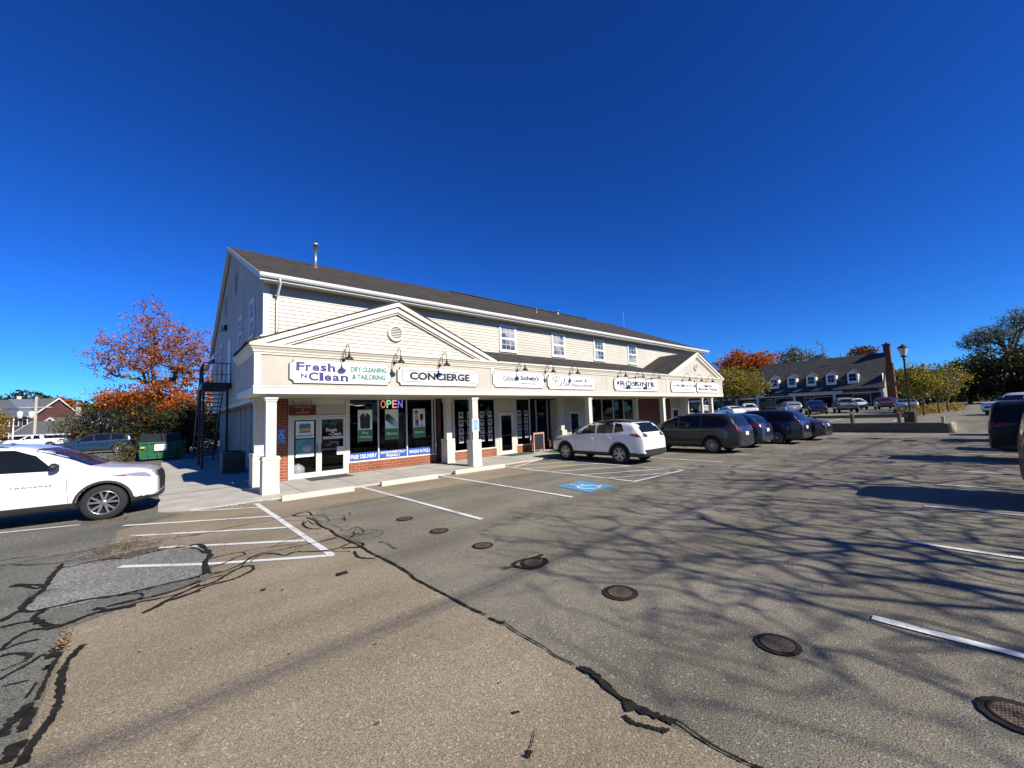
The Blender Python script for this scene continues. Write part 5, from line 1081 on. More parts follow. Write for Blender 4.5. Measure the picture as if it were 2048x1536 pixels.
def wheel(parent, x, y, r, side, style='five', steer=0):
    wd = .225; w_ = MB(); hy = wd/2
    w_.lathe([(r*.66, -hy), (r*.70, -hy-.006), (r*.93, -hy), (r*.99, -hy+.03), (r, -hy+.06), (r, hy-.06), (r*.99, hy-.03), (r*.93, hy), (r*.70, hy+.006), (r*.66, hy)], (0, 0, 0), 32, 'y')
    ty = w_.build('wheel', CM['tyre'], parent); ty.location = (x, y, r); ty.rotation_euler = (0, 0, steer)
    o = side*hy; s_ = side
    rm = MB(); rm.lathe([(r*.665, o-s_*.004), (r*.67, o+s_*.004), (r*.63, o+s_*.003), (r*.615, o-s_*.02), (r*.60, o-s_*.07)], (0, 0, 0), 32, 'y')
    n_ = {'dark': 5, 'five': 5, 'ten': 10, 'six': 6, 'twin': 5}[style]
    for k in range(n_):
        a = 2*math.pi*k/n_+.3
        offs = (-.13, .13) if style in ('twin', 'five', 'six', 'dark') else (0,)
        for of in offs:
            a1 = a+of; a2 = a+of*2.0 if style != 'ten' else a
            r0, r1 = r*.12, r*.63; w0, w1 = (r*.05, r*.055) if style != 'ten' else (r*.055, r*.05)
            p0 = Vector((math.cos(a1*1.0)*r0, 0, math.sin(a1)*r0)); p1 = Vector((math.cos(a2)*r1, 0, math.sin(a2)*r1)); t_ = (p1-p0).normalized(); nn = Vector((-t_.z, 0, t_.x))
            vs = []
            for (pp, ww, dy) in ((p0, w0, o-s_*.012), (p1, w1, o-s_*.006)):
                for q in (-1, 1): vs += [(pp.x+nn.x*ww*q, dy, pp.z+nn.z*ww*q), (pp.x+nn.x*ww*q*.7, dy-s_*.045, pp.z+nn.z*ww*q*.7)]
            rm.add(vs, [(0,2,6,4), (0,4,5,1), (2,3,7,6), (1,5,7,3)])
    rm.lathe([(0, o-s_*.0), (r*.12, o-s_*.003), (r*.17, o-s_*.015), (r*.17, o-s_*.05)], (0, 0, 0), 16, 'y'); rm.build('rim', CM['rim'], ty)
    MB().lathe([(0, o-s_*.09), (r*.64, o-s_*.09)], (0, 0, 0), 24, 'y').build('brake_disc', CM['well'], ty)
    return ty
def car(name, label, spec, col, x, y, heading, z=0, group=None, detail=2, wstyle='five', roofcol=None, taildark=False, steer=0, cat='car', plates=True, cladding=True, badge=None):
    sp = SPEC[spec]; key = (spec, 2 if detail >= 2 else 1)
    if key not in _bodies: _bodies[key] = carbody(sp, key[1])
    me, bvh = _bodies[key]; me = me.copy(); me.materials[0] = col; me.name = 'body'
    if roofcol:
        zt_ = max(c for _, c in sp['roof']); me.materials.append(roofcol); k_ = len(me.materials)-1
        for p in me.polygons:
            if p.center.z > zt_-.125: p.material_index = k_
    t = thing(name, label, cat, (x, y, z), heading, group)
    bo = bpy.data.objects.new('body', me); C.objects.link(bo); bo.parent = t
    L, W, r = sp['L'], sp['W'], sp['r']; X = lambda s: L/2-s; hw = W/2; grid = .12 if detail >= 2 else .25
    D = lambda polys, view, mat, nm, **k: decal(bvh, polys, view, mat, nm, t, grid=k.pop('grid', grid), **k)
    for i, sx in enumerate((sp['fo'], sp['fo']+sp['wb'])):
        for sd_ in (-1, 1): wheel(t, X(sx), sd_*(hw-.135), r, sd_, wstyle, steer if i == 0 else 0)
    # glazing
    for wpoly in sp['wins']:
        D([[(X(a), c) for a, c in wpoly]], 'left', CM['glass'], 'side_window'); D([[(X(a), c) for a, c in wpoly]], 'right', CM['glass'], 'side_window')
    r0, r1 = sp['roof'][0], sp['roof'][-1]
    zmax = max(c for _, c in sp['roof'])
    zw0 = r0[1]+.05; zw1 = interp(sp['roof'], sp['wins'][0][2][0]-.1)-.03
    D([[(-hw*.83, zw0), (hw*.83, zw0), (hw*.80, (zw0+zw1)/2), (hw*.71, zw1), (0, zw1+.03), (-hw*.71, zw1), (-hw*.80, (zw0+zw1)/2)]], 'front', CM['glass'], 'windscreen')
    zr0 = r1[1]+.02; zr1 = zmax-.17
    D([[(-hw*.72, zr0), (hw*.72, zr0), (hw*.64, zr1), (0, zr1+.02), (-hw*.64, zr1)]], 'rear', CM['glass'], 'rear_window')
    bz = interp(sp['belt'], .2)
    # lamps, grille, plates
    if spec == 'pickup':
        D([[(-hw*.62, .72), (hw*.62, .72), (hw*.66, 1.06), (-hw*.66, 1.06)]], 'front', CM['trim'], 'grille')
        hl = [(hw*.68, .86), (hw*.90, .88), (hw*.90, 1.06), (hw*.68, 1.05)]
        tl = [(hw*.80, .85), (hw*.95, .85), (hw*.95, 1.2), (hw*.80, 1.2)]
    else:
        D([[(-hw*.42, .50), (hw*.42, .50), (hw*.52, bz-.17), (hw*.45, bz-.06), (-hw*.45, bz-.06), (-hw*.52, bz-.17)]], 'front', CM['trim'], 'grille')
        hl = [(hw*.50, bz-.17), (hw*.80, bz-.15), (hw*.86, bz-.02), (hw*.55, bz-.06)]
        tz = interp(sp['belt'], L-.2); tl = [(hw*.48, tz-.15), (hw*.88, tz-.17), (hw*.90, tz+.0), (hw*.80, tz+.04), (hw*.50, tz-.05)]
    for s_ in (1, -1):
        D([[(s_*a, c) for a, c in hl]], 'front', CM['clear'], 'headlight')
        D([[(s_*a, c) for a, c in tl]], 'rear', CM['red'] if not taildark else CM['trim'], 'tail_light')
    if spec != 'pickup':
        for vw, s_ in (('left', 1), ('right', -1)):
            D([[(X(.14), bz-.17), (X(.52), bz-.09), (X(.72), bz-.055), (X(.40), bz-.03), (X(.12), bz-.06)]], vw, CM['clear'], 'headlight')
            D([[(X(L-.12), tz-.16), (X(L-.40), tz-.12), (X(L-.62), tz-.05), (X(L-.30), tz-.01), (X(L-.10), tz+.0)]], vw, CM['red'], 'tail_light')
    if detail >= 2 and spec != 'pickup':
        for vw in ('left', 'right'): D([[(X(.58), bz-.10), (X(.78), bz-.055), (X(.70), bz-.045), (X(.52), bz-.075)]], vw, CM['amber'], 'side_marker')
    if plates: D([[(-.16, .78), (.16, .78), (.16, .93), (-.16, .93)]], 'rear', CM['plate'], 'number_plate', grid=.1)
    b0 = sp['bot']
    D([[(-hw*.80, b0+.10), (hw*.80, b0+.10), (hw*.82, b0+.30), (-hw*.82, b0+.30)]], 'rear', CM['trim'], 'rear_bumper_skirt')
    D([[(-hw*.70, b0+.09), (hw*.70, b0+.09), (hw*.70, b0+.20), (-hw*.70, b0+.20)]], 'front', CM['trim'], 'front_bumper_skirt')
    # sills, arches and seams
    fx, rx = X(sp['fo']), X(sp['fo']+sp['wb'])
    if cladding:
        for vw in ('left', 'right'):
            for cx in (fx, rx):
                N = 18; ri, ro = r+.058, r+.105
                arc = lambda rr: [(cx+rr*math.cos(R(-8+196*k/N)), r+rr*math.sin(R(-8+196*k/N))) for k in range(N+1)]
                D([arc(ro)+arc(ri)[::-1]], vw, CM['trim'], 'arch_cladding', grid=.3, off=.01) if detail >= 2 else None
    if detail >= 2:
        for vw in ('left', 'right'):
            for k, s_ in enumerate(sp['seams']):
                x_ = X(s_); zt = interp(sp['belt'], s_)-.02; lean = .05 if k == 0 else 0
                D([[(x_-.004, b0+.2), (x_+.004, b0+.2), (x_+.004-lean, zt), (x_-.004-lean, zt)]], vw, CM['seam'], 'door_seam', grid=.15, off=.003)
            for k, s_ in enumerate(sp['seams'][1:3]):
                h_ = MB(); sg = 1 if vw == 'left' else -1; zz = interp(sp['belt'], s_)-.17; hit = bvh.ray_cast(Vector((X(s_-.18), sg*3, zz)), Vector((0, -sg, 0)))
                if hit[0] is not None:
                    yy = hit[0].y; h_.tube([(X(s_-.28), yy-sg*.005, zz-.01), (X(s_-.25), yy+sg*.03, zz), (X(s_-.10), yy+sg*.03, zz+.004), (X(s_-.07), yy-sg*.005, zz)], [.012, .017, .017, .012], 8); h_.build('door_handle', col, t)
        if spec in ('suv', 'minivan', 'crossover'):
            for sg in (-1, 1): 
                pts = []
                for k in range(9):
                    s_ = sp['wins'][0][3][0]+.1+k*(r1[0]-.55-sp['wins'][0][3][0])/8; hit = bvh.ray_cast(Vector((X(s_), sg*hw*.70, 4)), Vector((0, 0, -1)))
                    if hit[0] is not None: pts.append((X(s_), sg*hw*.70, hit[0].z+(.035 if 0 < k < 8 else .0)))
                MB().tube(pts, .013, 6).build('roof_rail', CM['trim'], t)
    # mirrors
    ms = sp['wins'][0][0][0]+.02; mz = interp(sp['belt'], ms)+.09
    for sg in (-1, 1):
        b = MB(); vs = []; N1, N2 = 7, 10
        for a in range(N1):
            for c in range(N2):
                th = math.pi*a/(N1-1); ph = 2*math.pi*c/N2; vs.append((X(ms)+.085*math.sin(th)*math.cos(ph)*(1.3 if math.cos(ph) > 0 else .6), sg*(hw+.07)+.115*math.cos(th), mz+.085*math.sin(th)*math.sin(ph)))
        b.add(vs, [(a*N2+c, a*N2+(c+1) % N2, (a+1)*N2+(c+1) % N2, (a+1)*N2+c) for a in range(N1-1) for c in range(N2)], 0, True)
        b.tube([(X(ms), sg*(hw-.10), mz-.06), (X(ms), sg*(hw+.0), mz-.03)], .03, 6); b.build('mirror', CM['trim'] if spec != 'sedan' else col, t)
    if spec == 'pickup': MB().box(X(5.3), X(3.7), -hw*.84, hw*.84, 1.24, 1.29).build('bed_cover', CM['trim'], t)
    if badge:
        for vw in ('right',):
            b = text_mb(badge, (0, .62, 0, .032), 0); pts = b.v[:]; hit = bvh.ray_cast(Vector((X(1.6), -3, .86)), Vector((0, 1, 0)))
            for i, v in enumerate(b.v): b.v[i] = (X(2.30)+v[0], (hit[0].y if hit[0] is not None else -hw)-.006+v[1], .85+v[2])
            b.build('badge_lettering', P('badge_grey', (.12,.12,.12), .4), t)
    return t
PW = paint('white', (.72,.73,.74)); PK = paint('black', (.008,.008,.008), .45, coat=.15); PS = paint('silver', (.36,.38,.40), .3, .5); PG = paint('graphite', (.018,.018,.019), .28, .1, coat=.6); PB = paint('blue', (.018,.045,.10), .22, .4); PN = paint('navy', (.008,.012,.028), .22, .3); PGR = paint('sage', (.20,.24,.19), .3); PK.node_tree.nodes['Principled BSDF'].inputs['Specular IOR Level'].default_value = .15; PR = paint('dark_red', (.10,.015,.012)); PP = paint('pearl', (.74,.74,.70), .3)
car('white_suv', 'big white SUV with split-spoke alloys, cut by the left edge of the photo', 'suv', PW, -4.43, 1.12, R(-6), wstyle='twin', steer=R(2), badge='TRAVERSE', cat='suv')
car('white_crossover', 'white crossover with a black roof parked nose-in beside the hatched bay', 'crossover', PP, 12.12, -2.62, R(90), wstyle='five', roofcol=PK, taildark=True, cat='suv')
car('dark_minivan', 'dark graphite minivan parked nose-in right of the white crossover', 'minivan', PG, 17.35, -3.75, R(90), wstyle='ten', cat='minivan')
car('blue_crossover', 'dark blue crossover seen behind the graphite minivan', 'crossover', PB, 20.3, -3.9, R(90), cat='suv')
car('black_minivan', 'black minivan third in the row of cars parked at the far shops', 'minivan', PN, 23.1, -4.6, R(90), wstyle='ten', cat='minivan')
car('dark_sedan', 'dark green sedan at the far end of the row by the low wall', 'sedan', P('car_paint_dark_green', (.02,.03,.028), .25, coat=1), 26.0, -5.1, R(90), cat='car')
car('blue_minivan', 'metallic blue minivan parked behind the white SUV on the left', 'minivan', PB, -6.3, 38.0, R(176), z=-.0, wstyle='ten', cat='minivan')
car('black_suv', 'boxy black SUV in deep shade at the right edge, nearest of its row', 'boxy', PK, 10.65, -16.02, R(-90), cat='suv', plates=False)
car('black_suv', 'tall black SUV second in the shaded right row, its back corner at the photo edge', 'boxy', PK, 18.4, -15.72, R(-90), cat='suv', plates=False)
car('dark_crossover', 'dark crossover third in the shaded right row', 'crossover', PG, 22.6, -15.75, R(90), detail=1, cat='suv', plates=False)
car('black_suv', 'black SUV fourth in the shaded right row', 'suv', PK, 27.5, -16.1, R(-90), detail=1, cat='suv', plates=False)
car('dark_minivan', 'dark minivan at the far end of the shaded right row', 'minivan', PN, 32.1, -16.2, R(-90), detail=1, cat='minivan', plates=False)
car('white_pickup', 'white pickup truck showing its grille past the black SUVs at the right edge', 'pickup', PW, 47.6, -15.3, R(145), z=gz(47.6,-15.3)-.2, detail=1, cat='pickup truck')
G2 = 'cars parked in the upper lot'
for nm, lb, spc, pc, x, y, h, ct in (
    ('white_sedan', 'white sedan in the upper lot just right of the last porch post', 'sedan', PW, 53.5, 8.2, 50, 'car'),
    ('white_suv', 'bright white SUV facing the camera in the upper lot beneath the yellow tree', 'crossover', PW, 56.8, 6.9, 205, 'suv'),
    ('dark_sedan', 'dark car behind the white SUV under the yellow tree', 'sedan', PG, 63, 10.6, 200, 'car'),
    ('black_suv', 'black SUV between the white SUV and the silver crossover', 'suv', PK, 64.5, 6.9, 200, 'suv'),
    ('silver_crossover', 'silver crossover seen from behind under the first dormers', 'crossover', PS, 58.4, 2.8, 30, 'suv'),
    ('navy_crossover', 'navy crossover facing the camera between silver crossover and green pickup', 'crossover', PN, 57.8, -.1, 200, 'suv'),
    ('green_pickup', 'pale green pickup truck facing the camera before the arcade', 'pickup', PGR, 62.3, -2.1, 198, 'pickup truck'),
    ('white_car', 'small white car half hidden behind the green pickup', 'crossover', PW, 76, -1.2, 200, 'suv'),
    ('dark_red_suv', 'dark red and black SUV near the brick chimney', 'crossover', PR, 72.8, -4.6, 195, 'suv'),
    ('silver_sedan', 'silver sedan seen from behind next to the lamp post', 'sedan', PS, 57.0, -8.0, 8, 'car'),
    ('black_crossover', 'black crossover in shade past the silver sedan', 'crossover', PK, 69.5, -8.2, 10, 'suv'),
    ('white_suv', 'distant white SUV seen between the last two porch posts', 'crossover', PW, 74, 20.5, 30, 'suv'),
    ('black_suv', 'distant black SUV seen beside the farthest porch post', 'suv', PK, 76.5, 24, 30, 'suv')):
    car(nm, lb, spc, pc, x, y, R(h), z=gz(x, y), group=G2, detail=1, cat=ct)
car('white_utility_truck', 'white pickup parked behind the blue minivan on the left', 'pickup', PW, -14.8, 70, R(175), z=gz(-14.8, 70), detail=1, cat='pickup truck')
car('white_utility_truck', 'long white work truck farther left behind the white SUV roof', 'pickup', PW, -21, 80, R(170), z=gz(-21, 80), detail=1, cat='pickup truck')
car('white_van', 'distant white van on the shaded road at the far right', 'suv', PW, 96, -24, R(150), z=gz(96, -24), detail=1, cat='van')
# ---------------------------------------------------------------- trees and planting
import numpy as np
def tree_parts(base, crown, ntar, trunk_h, rtrunk, seed, nleaf, ls, leaf_m, bark_m, root, spread=.55, droop=0.0, clump=None, lean=(0, 0), minr=.012, step=.55, leafname='crown', segn=5, upbias=.0, boughs=7):
    """crown: list of (cx,cy,cz,rx,ry,rz) relative to base; branches reach random targets inside it"""
    rg = np.random.default_rng(seed)
    vol = np.array([c[3]*c[4]*c[5] for c in crown]); vol = vol/vol.sum(); T_ = []
    while len(T_) < ntar:
        c = crown[rg.choice(len(crown), p=vol)]; p = rg.normal(size=3); p /= np.linalg.norm(p); p *= rg.random()**(1/2.2)
        T_.append([c[0]+p[0]*c[3], c[1]+p[1]*c[4], c[2]+p[2]*c[5]])
    T_ = np.array(T_); nodes = [np.array([0., 0., 0.])]; par = [-1]
    k = max(2, int(trunk_h/.8))
    for i in range(1, k+1): nodes.append(np.array([lean[0]*(i/k)**1.5 + rg.normal()*.04, lean[1]*(i/k)**1.5+rg.normal()*.04, trunk_h*i/k])); par.append(len(nodes)-2)
    top = nodes[-1]; tstart = k
    d0 = np.linalg.norm(T_-top, axis=1); 
    cen = np.average(np.array([c[:3] for c in crown]), axis=0, weights=vol)
    for i in range(boughs):
        t = T_[rg.integers(len(T_))]; t = top+(t-top)*.55
        src = rg.integers(max(1, tstart-2), tstart+1); prev = src; n_ = max(2, int(np.linalg.norm(t-nodes[src])/.8))
        a = nodes[src]
        for j in range(1, n_+1):
            u = j/n_; p = a+(t-a)*u; p = p+np.array([0, 0, .25*np.linalg.norm(t-a)*u*(1-u)])+rg.normal(size=3)*.07
            nodes.append(p); par.append(prev); prev = len(nodes)-1
    arr = np.array(nodes); order = np.argsort(d0); ends = []
    for ti in order:
        t = T_[ti]; dd = np.linalg.norm(arr-t, axis=1) + np.where(np.arange(len(arr)) < tstart, 1.5, 0)
        s = int(np.argmin(dd)); a = arr[s]; L_ = np.linalg.norm(t-a); n_ = max(1, int(L_/step)); prev = s; new = []
        pv = a-arr[par[s]] if par[s] >= 0 else np.array([0, 0, 1.]); pv = pv/(np.linalg.norm(pv)+1e-6)*L_*.3
        for j in range(1, n_+1):
            u = j/n_; p = a+(t-a)*u+pv*u*(1-u)+rg.normal(size=3)*.05*(1 if u < 1 else 0); new.append(p); par.append(prev); prev = len(arr)+len(new)-1
        arr = np.vstack([arr, np.array(new)]); ends.append(prev)
    N = len(arr); r = np.zeros(N); kids = [[] for _ in range(N)]
    for i in range(N-1, 0, -1):
        if r[i] == 0: r[i] = minr
        kids[par[i]].append(i)
    acc = np.zeros(N)
    for i in range(N-1, 0, -1):
        if acc[i] == 0: acc[i] = minr**2.3
        acc[par[i]] += acc[i]
    r = acc**(1/2.3); r[0] = acc[1]**(1/2.3); sc = rtrunk/r[1]; 
    f = np.clip((r-minr)/(r[1]-minr+1e-9), 0, 1); r = minr+f*(rtrunk-minr)
    r[0] = rtrunk*1.35
    b = MB(); vs = []; fs = []
    for i in range(1, N):
        a, c = arr[par[i]], arr[i]; d = c-a; L_ = np.linalg.norm(d)
        if L_ < 1e-4: continue
        d /= L_; u = np.cross(d, [0, 0, 1.] if abs(d[2]) < .9 else [1., 0, 0]); u /= np.linalg.norm(u); v = np.cross(d, u)
        n_ = 8 if r[i] > .08 else (segn if r[i] > .03 else 3); ra = min(r[par[i]], r[i]*1.7); o = len(vs)
        for (p, rr) in ((a-d*rr_ if False else a, ra), (c, r[i])) if False else ((a, ra), (c, r[i])):
            for q in range(n_):
                th = 2*math.pi*q/n_; vs.append(tuple(p+(u*math.cos(th)+v*math.sin(th))*rr))
        fs += [(o+q, o+(q+1) % n_, o+n_+(q+1) % n_, o+n_+q) for q in range(n_)]
    b.add(vs, fs, 0, True); b.build('trunk', bark_m, root)
    if nleaf:
        leaves(arr[tstart+1:], nleaf, ls, leaf_m, root, spread, rg, leafname, droop)
    return arr
def leaves(pts, nleaf, ls, mat, root, spread, rg, name='crown', droop=0):
    w_ = rg.random(len(pts))**2.2; w_ /= w_.sum()
    idx = rg.choice(len(pts), size=nleaf, p=w_); c = pts[idx]+rg.normal(size=(nleaf, 3))*spread*np.array([1, 1, .7]); c[:, 2] -= droop*rg.random(nleaf)
    n_ = rg.normal(size=(nleaf, 3)); n_[:, 2] += .5; n_ /= np.linalg.norm(n_, axis=1)[:, None]
    u = np.cross(n_, rg.normal(size=(nleaf, 3))); u /= np.linalg.norm(u, axis=1)[:, None]; v = np.cross(n_, u)
    s = ls*(.6+.8*rg.random(nleaf))[:, None]*.5
    V = np.stack([c-u*s, c-v*s*.75+n_*s*.1, c+u*s, c+v*s*.75+n_*s*.1], 1).reshape(-1, 3)
    me = bpy.data.meshes.new(name); me.vertices.add(len(V)); me.vertices.foreach_set('co', V.astype(np.float32).ravel())
    me.loops.add(nleaf*4); me.loops.foreach_set('vertex_index', np.arange(nleaf*4, dtype=np.int32)); me.polygons.add(nleaf); me.polygons.foreach_set('loop_start', np.arange(0, nleaf*4, 4, dtype=np.int32))
    try: me.polygons.foreach_set('loop_total', np.full(nleaf, 4, dtype=np.int32))
    except Exception: pass
    me.update(calc_edges=True); me.validate(); me.materials.append(mat); o = bpy.data.objects.new(name, me); C.objects.link(o)
    if root: o.parent = root
    return o
LM = dict(red=leafmat('leaf_dull_red', [(.16,.03,.015),(.38,.08,.03),(.50,.18,.06),(.44,.12,.02)]), orange=leafmat('leaf_orange', [(.16,.03,.01),(.42,.09,.012),(.55,.19,.02),(.48,.12,.01),(.20,.07,.02)]),
          olive=leafmat('leaf_olive', [(.05,.055,.022),(.10,.10,.04),(.18,.15,.05),(.16,.10,.035)]), yellow=leafmat('leaf_yellow_green', [(.10,.10,.01),(.26,.22,.02),(.36,.28,.02),(.16,.15,.02)]),
          dark=leafmat('leaf_shaded_green', [(.010,.016,.006),(.025,.035,.010),(.05,.055,.012),(.10,.09,.015)]), pale=leafmat('leaf_grey_green', [(.09,.13,.08),(.15,.19,.12),(.22,.25,.16)]), wood=leafmat('leaf_wood_green', [(.018,.028,.008),(.04,.055,.014),(.075,.075,.02),(.10,.075,.02)]), brown=leafmat('leaf_red_brown', [(.12,.04,.02),(.22,.08,.03)]),  # the dark set has thicket and crown shade put into its colours
          gold=leafmat('leaf_gold', [(.25,.13,.02),(.42,.26,.03),(.20,.16,.03)]))
def tree(name, label, base, crown, ntar, th, rt, seed, nleaf, ls, lm_, bark='bark', group=None, **k):
    t = thing(name, label, 'tree', base, 0, group); a = tree_parts(base, crown, ntar, th, rt, seed, nleaf, ls, LM.get(lm_), M[bark], t, **k); return t, a
# big red maple left of the building
t, a = tree('maple_tree', 'big autumn maple, sparse dull red above and bright orange below, left of the building', (-2.4, 40.0, 0), [(-.3,.3,9.8,4.3,3.3,3.4),(-.9,.3,13.0,2.0,1.7,2.2),(2.4,-.6,9.6,3.2,2.6,3.2),(-3.3,1.2,8.6,2.2,1.9,2.2)], 1000, 3.6, .34, 11, 9500, .17, 'red', boughs=11, spread=.30, step=.45, lean=(.3,0), minr=.016)
rg = np.random.default_rng(5)
lo = []
for (cx, cy, cz, rx, ry, rz, n_) in ((-2.4,1.6,4.9,2.7,2.0,.9,45),(-.5,.6,5.2,3.2,2.2,1.3,60),(2.2,-1,5.0,2.8,2.2,2.2,80),(.8,-.6,3.4,2.6,1.8,1.0,40),(3.6,-1.6,3.6,2.4,2,2.2,60),(3.2,-1.2,7.2,2.4,2,1.2,24)):
    p = rg.normal(size=(n_, 3)); p /= np.linalg.norm(p, axis=1)[:, None]; p *= rg.random((n_, 1))**.4; lo.append(p*np.array([rx, ry, rz])+np.array([cx, cy, cz]))
lo = np.vstack(lo); leaves(lo, 11000, .2, LM['orange'], t, .34, rg, 'lower_crown')
# brushy trees between dumpster and the far lot
for i, (x, y, h, r_, s_, lmn, nl, lb) in enumerate(((-8.6,51.5,4.4,2.6,21,'olive',3800,'grey-green brushy tree right of the far brick houses'),(-6.6,50.2,4.8,2.6,22,'olive',3800,'olive thicket tree with pale forked trunks below the red maple'),(-4.4,47.5,4.2,2.4,23,'olive',3800,'olive thicket tree behind the green dumpster'),(-1.6,43.0,3.9,2.6,24,'dark',4500,'dark bushy tree in the maple shade behind the dumpster'),(.6,40.0,4.6,2.6,25,'dark',4500,'dark bushy tree in the gap next to the fire stair'))):
    tree('thicket_tree', lb, (x, y, 0), [(0,0,h*.62,r_,r_,h*.40),(0,0,h*.35,r_*.9,r_*.9,h*.3)], 240, .9, .12, s_, int(nl*.62), .2, lmn, 'barkw' if i == 1 else 'bark', 'thicket trees left of the building', boughs=5, spread=.3)
tree('thicket_tree', 'tall pale bare-stemmed tree rising from the thicket under the maple', (-7.3,49.0,0), [(0,0,5.2,1.8,1.6,1.8)], 110, 3.0, .13, 30, 700, .16, 'olive', 'barkw', 'thicket trees left of the building', boughs=5)
b = MB(); t = thing('low_bush', 'ragged green and yellow bush at the left corner of the dumpster', 'bush', (-3.6, 22.5, 0))
rg = np.random.default_rng(8); p = rg.normal(size=(60,3))*np.array([.45,.5,.3])+np.array([0,0,.4]); leaves(p, 1500, .11, LM['olive'], t, .14, rg, 'foliage')
MB().tube([(0,0,0),(.1,0,.5)], .03, 5).tube([(0,0,0),(-.2,.1,.5)], .02, 5).build('stems', M['bark'], t)
tree('gold_shrub', 'small golden tree at the far left edge before the brick building', (-20.5,78,0), [(0,0,3.2,1.9,1.9,2.2)], 120, .8, .1, 31, 1800, .28, 'gold', 'barkd')
tree('orange_tree', 'orange tree in front of the far wooded hill behind the gabled brick house', (-30.3,205,0), [(0,0,9.5,6.5,6,5.2)], 200, 3, .35, 32, 2400, .9, 'orange', 'barkd')
# wooded hill on the left and right horizon
def woods(name, label, spots, n_, ls, mats, seed):
    rg = np.random.default_rng(seed); P_ = []
    for (x, y, z, rx, ry, rz, k) in spots:
        p = rg.normal(size=(k, 3)); p /= np.linalg.norm(p, axis=1)[:, None]; p[:, 2] = np.abs(p[:, 2])*1.0-.25; P_.append(p*np.array([rx, ry, rz])*(.8+.2*rg.random((k, 1)))+np.array([x, y, z]))
    P_ = np.vstack(P_); o = leaves(P_, n_, ls, mats, None, 1.1, rg, name); tag(o, label, 'woods', kind='stuff'); return o
rg = np.random.default_rng(77); sp_ = []
for i in range(110):
    u = rg.random(); v = rg.random(); x = -115+u*125; y = 372-u*110+v*45-20; ztop = 27.5-7.5*u+2.5*math.sin(u*17)+rg.normal()*1.2
    sp_.append((x, y, ztop*(.35+.65*v)-6, 7+rg.random()*3, 7, 6+rg.random()*2.5, 60))
woods('hill_woods', 'dark green wooded hill on the left horizon', sp_, 26000, 2.0, LM['wood'], 1)
sp_ = []
for i in range(90):
    u = rg.random(); v = rg.random(); x = 285+rg.random()*40; y = -55+u*95; ztop = 12+9*math.exp(-((u-.75)/.3)**2)+rg.normal()*1.2; sp_.append((x, y, ztop*(.3+.7*v)-5, 7, 7, 6, 60))
woods('horizon_woods', 'low olive woods on the right horizon past the road', sp_, 18000, 2.0, LM['wood'], 2)
sp_ = [(x, y, gz(x, y)+1.0, 4.5, 5, 4+1.5*math.sin(x), 70) for x, y in ((118,-10),(124,-14),(130,-18),(128,-24),(122,-30),(112,-30),(104,-27),(134,-8),(140,-4),(110,-34),(100,-33),(96,-30),(90,-27))]
woods('roadside_thicket', 'near-black thicket lining the far side of the shaded road', sp_, 9000, .8, LM['dark'], 3)
for i, (x, y, lb) in enumerate(((-.4,27.5,'dark shaded thicket tree just behind the green dumpster lid'),(1.6,31,'dark shaded thicket tree behind the fire stair'),(-2.6,30,'dark shaded thicket tree between dumpster and blue minivan'))):
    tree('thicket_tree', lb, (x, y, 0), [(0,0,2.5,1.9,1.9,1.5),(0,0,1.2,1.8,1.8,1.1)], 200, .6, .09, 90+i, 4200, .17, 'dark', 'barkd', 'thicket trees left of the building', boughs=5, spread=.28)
# unseen woods added behind the camera to block low sky and darken reflections
rg = np.random.default_rng(9); sp_ = [(-95+i*9.5, -62-8*math.sin(i*1.3), 5+2*math.sin(i*2.1), 8, 7, 11+3*math.sin(i*.9), 80) for i in range(24)]
woods('sky_blocking_woods', 'added dark woods out of view behind the camera, blocking low sky and darkening reflections', sp_, 16000, 1.5, LM['dark'], 6)
tree('locust_tree', 'rounded yellow-green tree just right of the long shop building', (64.3,12.4,gz(64,12)), [(0,-.6,5.0,4.6,4.6,2.4),(1.2,-2.6,4.3,3,3,1.6),(-1,2.6,4.8,3.6,3.4,2.2),(-1,5.4,4.4,2.8,2.6,1.7)], 620, 1.5, .2, 41, 12500, .24, 'yellow', 'barkd', boughs=8, spread=.4)
tree('orange_maple', 'round orange treetop rising over the dark roof behind the yellow-green tree', (137,36.5,1), [(0,0,14.5,6,5.5,4.6),(2,-6,14.0,5,4.5,3.8)], 420, 6, .4, 42, 8000, .62, 'orange', 'barkd', boughs=8, spread=.9)
tree('bare_tree', 'thin bare grey treetop between the right pediment and the orange treetop', (103,31,1), [(0,0,10.0,4,4,3.2)], 380, 5, .25, 43, 500, .25, 'brown', 'bark', boughs=8)
tree('bare_tree', 'olive-grey treetop over the ridge of the dormered building', (160,27,1), [(0,0,17.2,5,5,3.2),(0,-6,16,4,4,2)], 320, 9, .3, 44, 2600, .55, 'olive', 'bark', boughs=8, spread=.8)
tree('bare_tree', 'forked leafless twigs sticking up above the ridge of the dormered building', (140,15.5,1), [(0,0,16.2,2.6,2.6,3.6)], 40, 10, .2, 45, 0, .3, 'olive', 'bark', boughs=4, minr=.04)
tree('brown_tree', 'red-brown treetop peeking over the ridge next to the chimney', (170,8.5,1), [(0,1.5,17.0,3.2,3.6,2.0)], 160, 10, .3, 46, 1800, .6, 'brown', 'bark', spread=.8)
gb = 'slim yellowing trees in the planting bed'
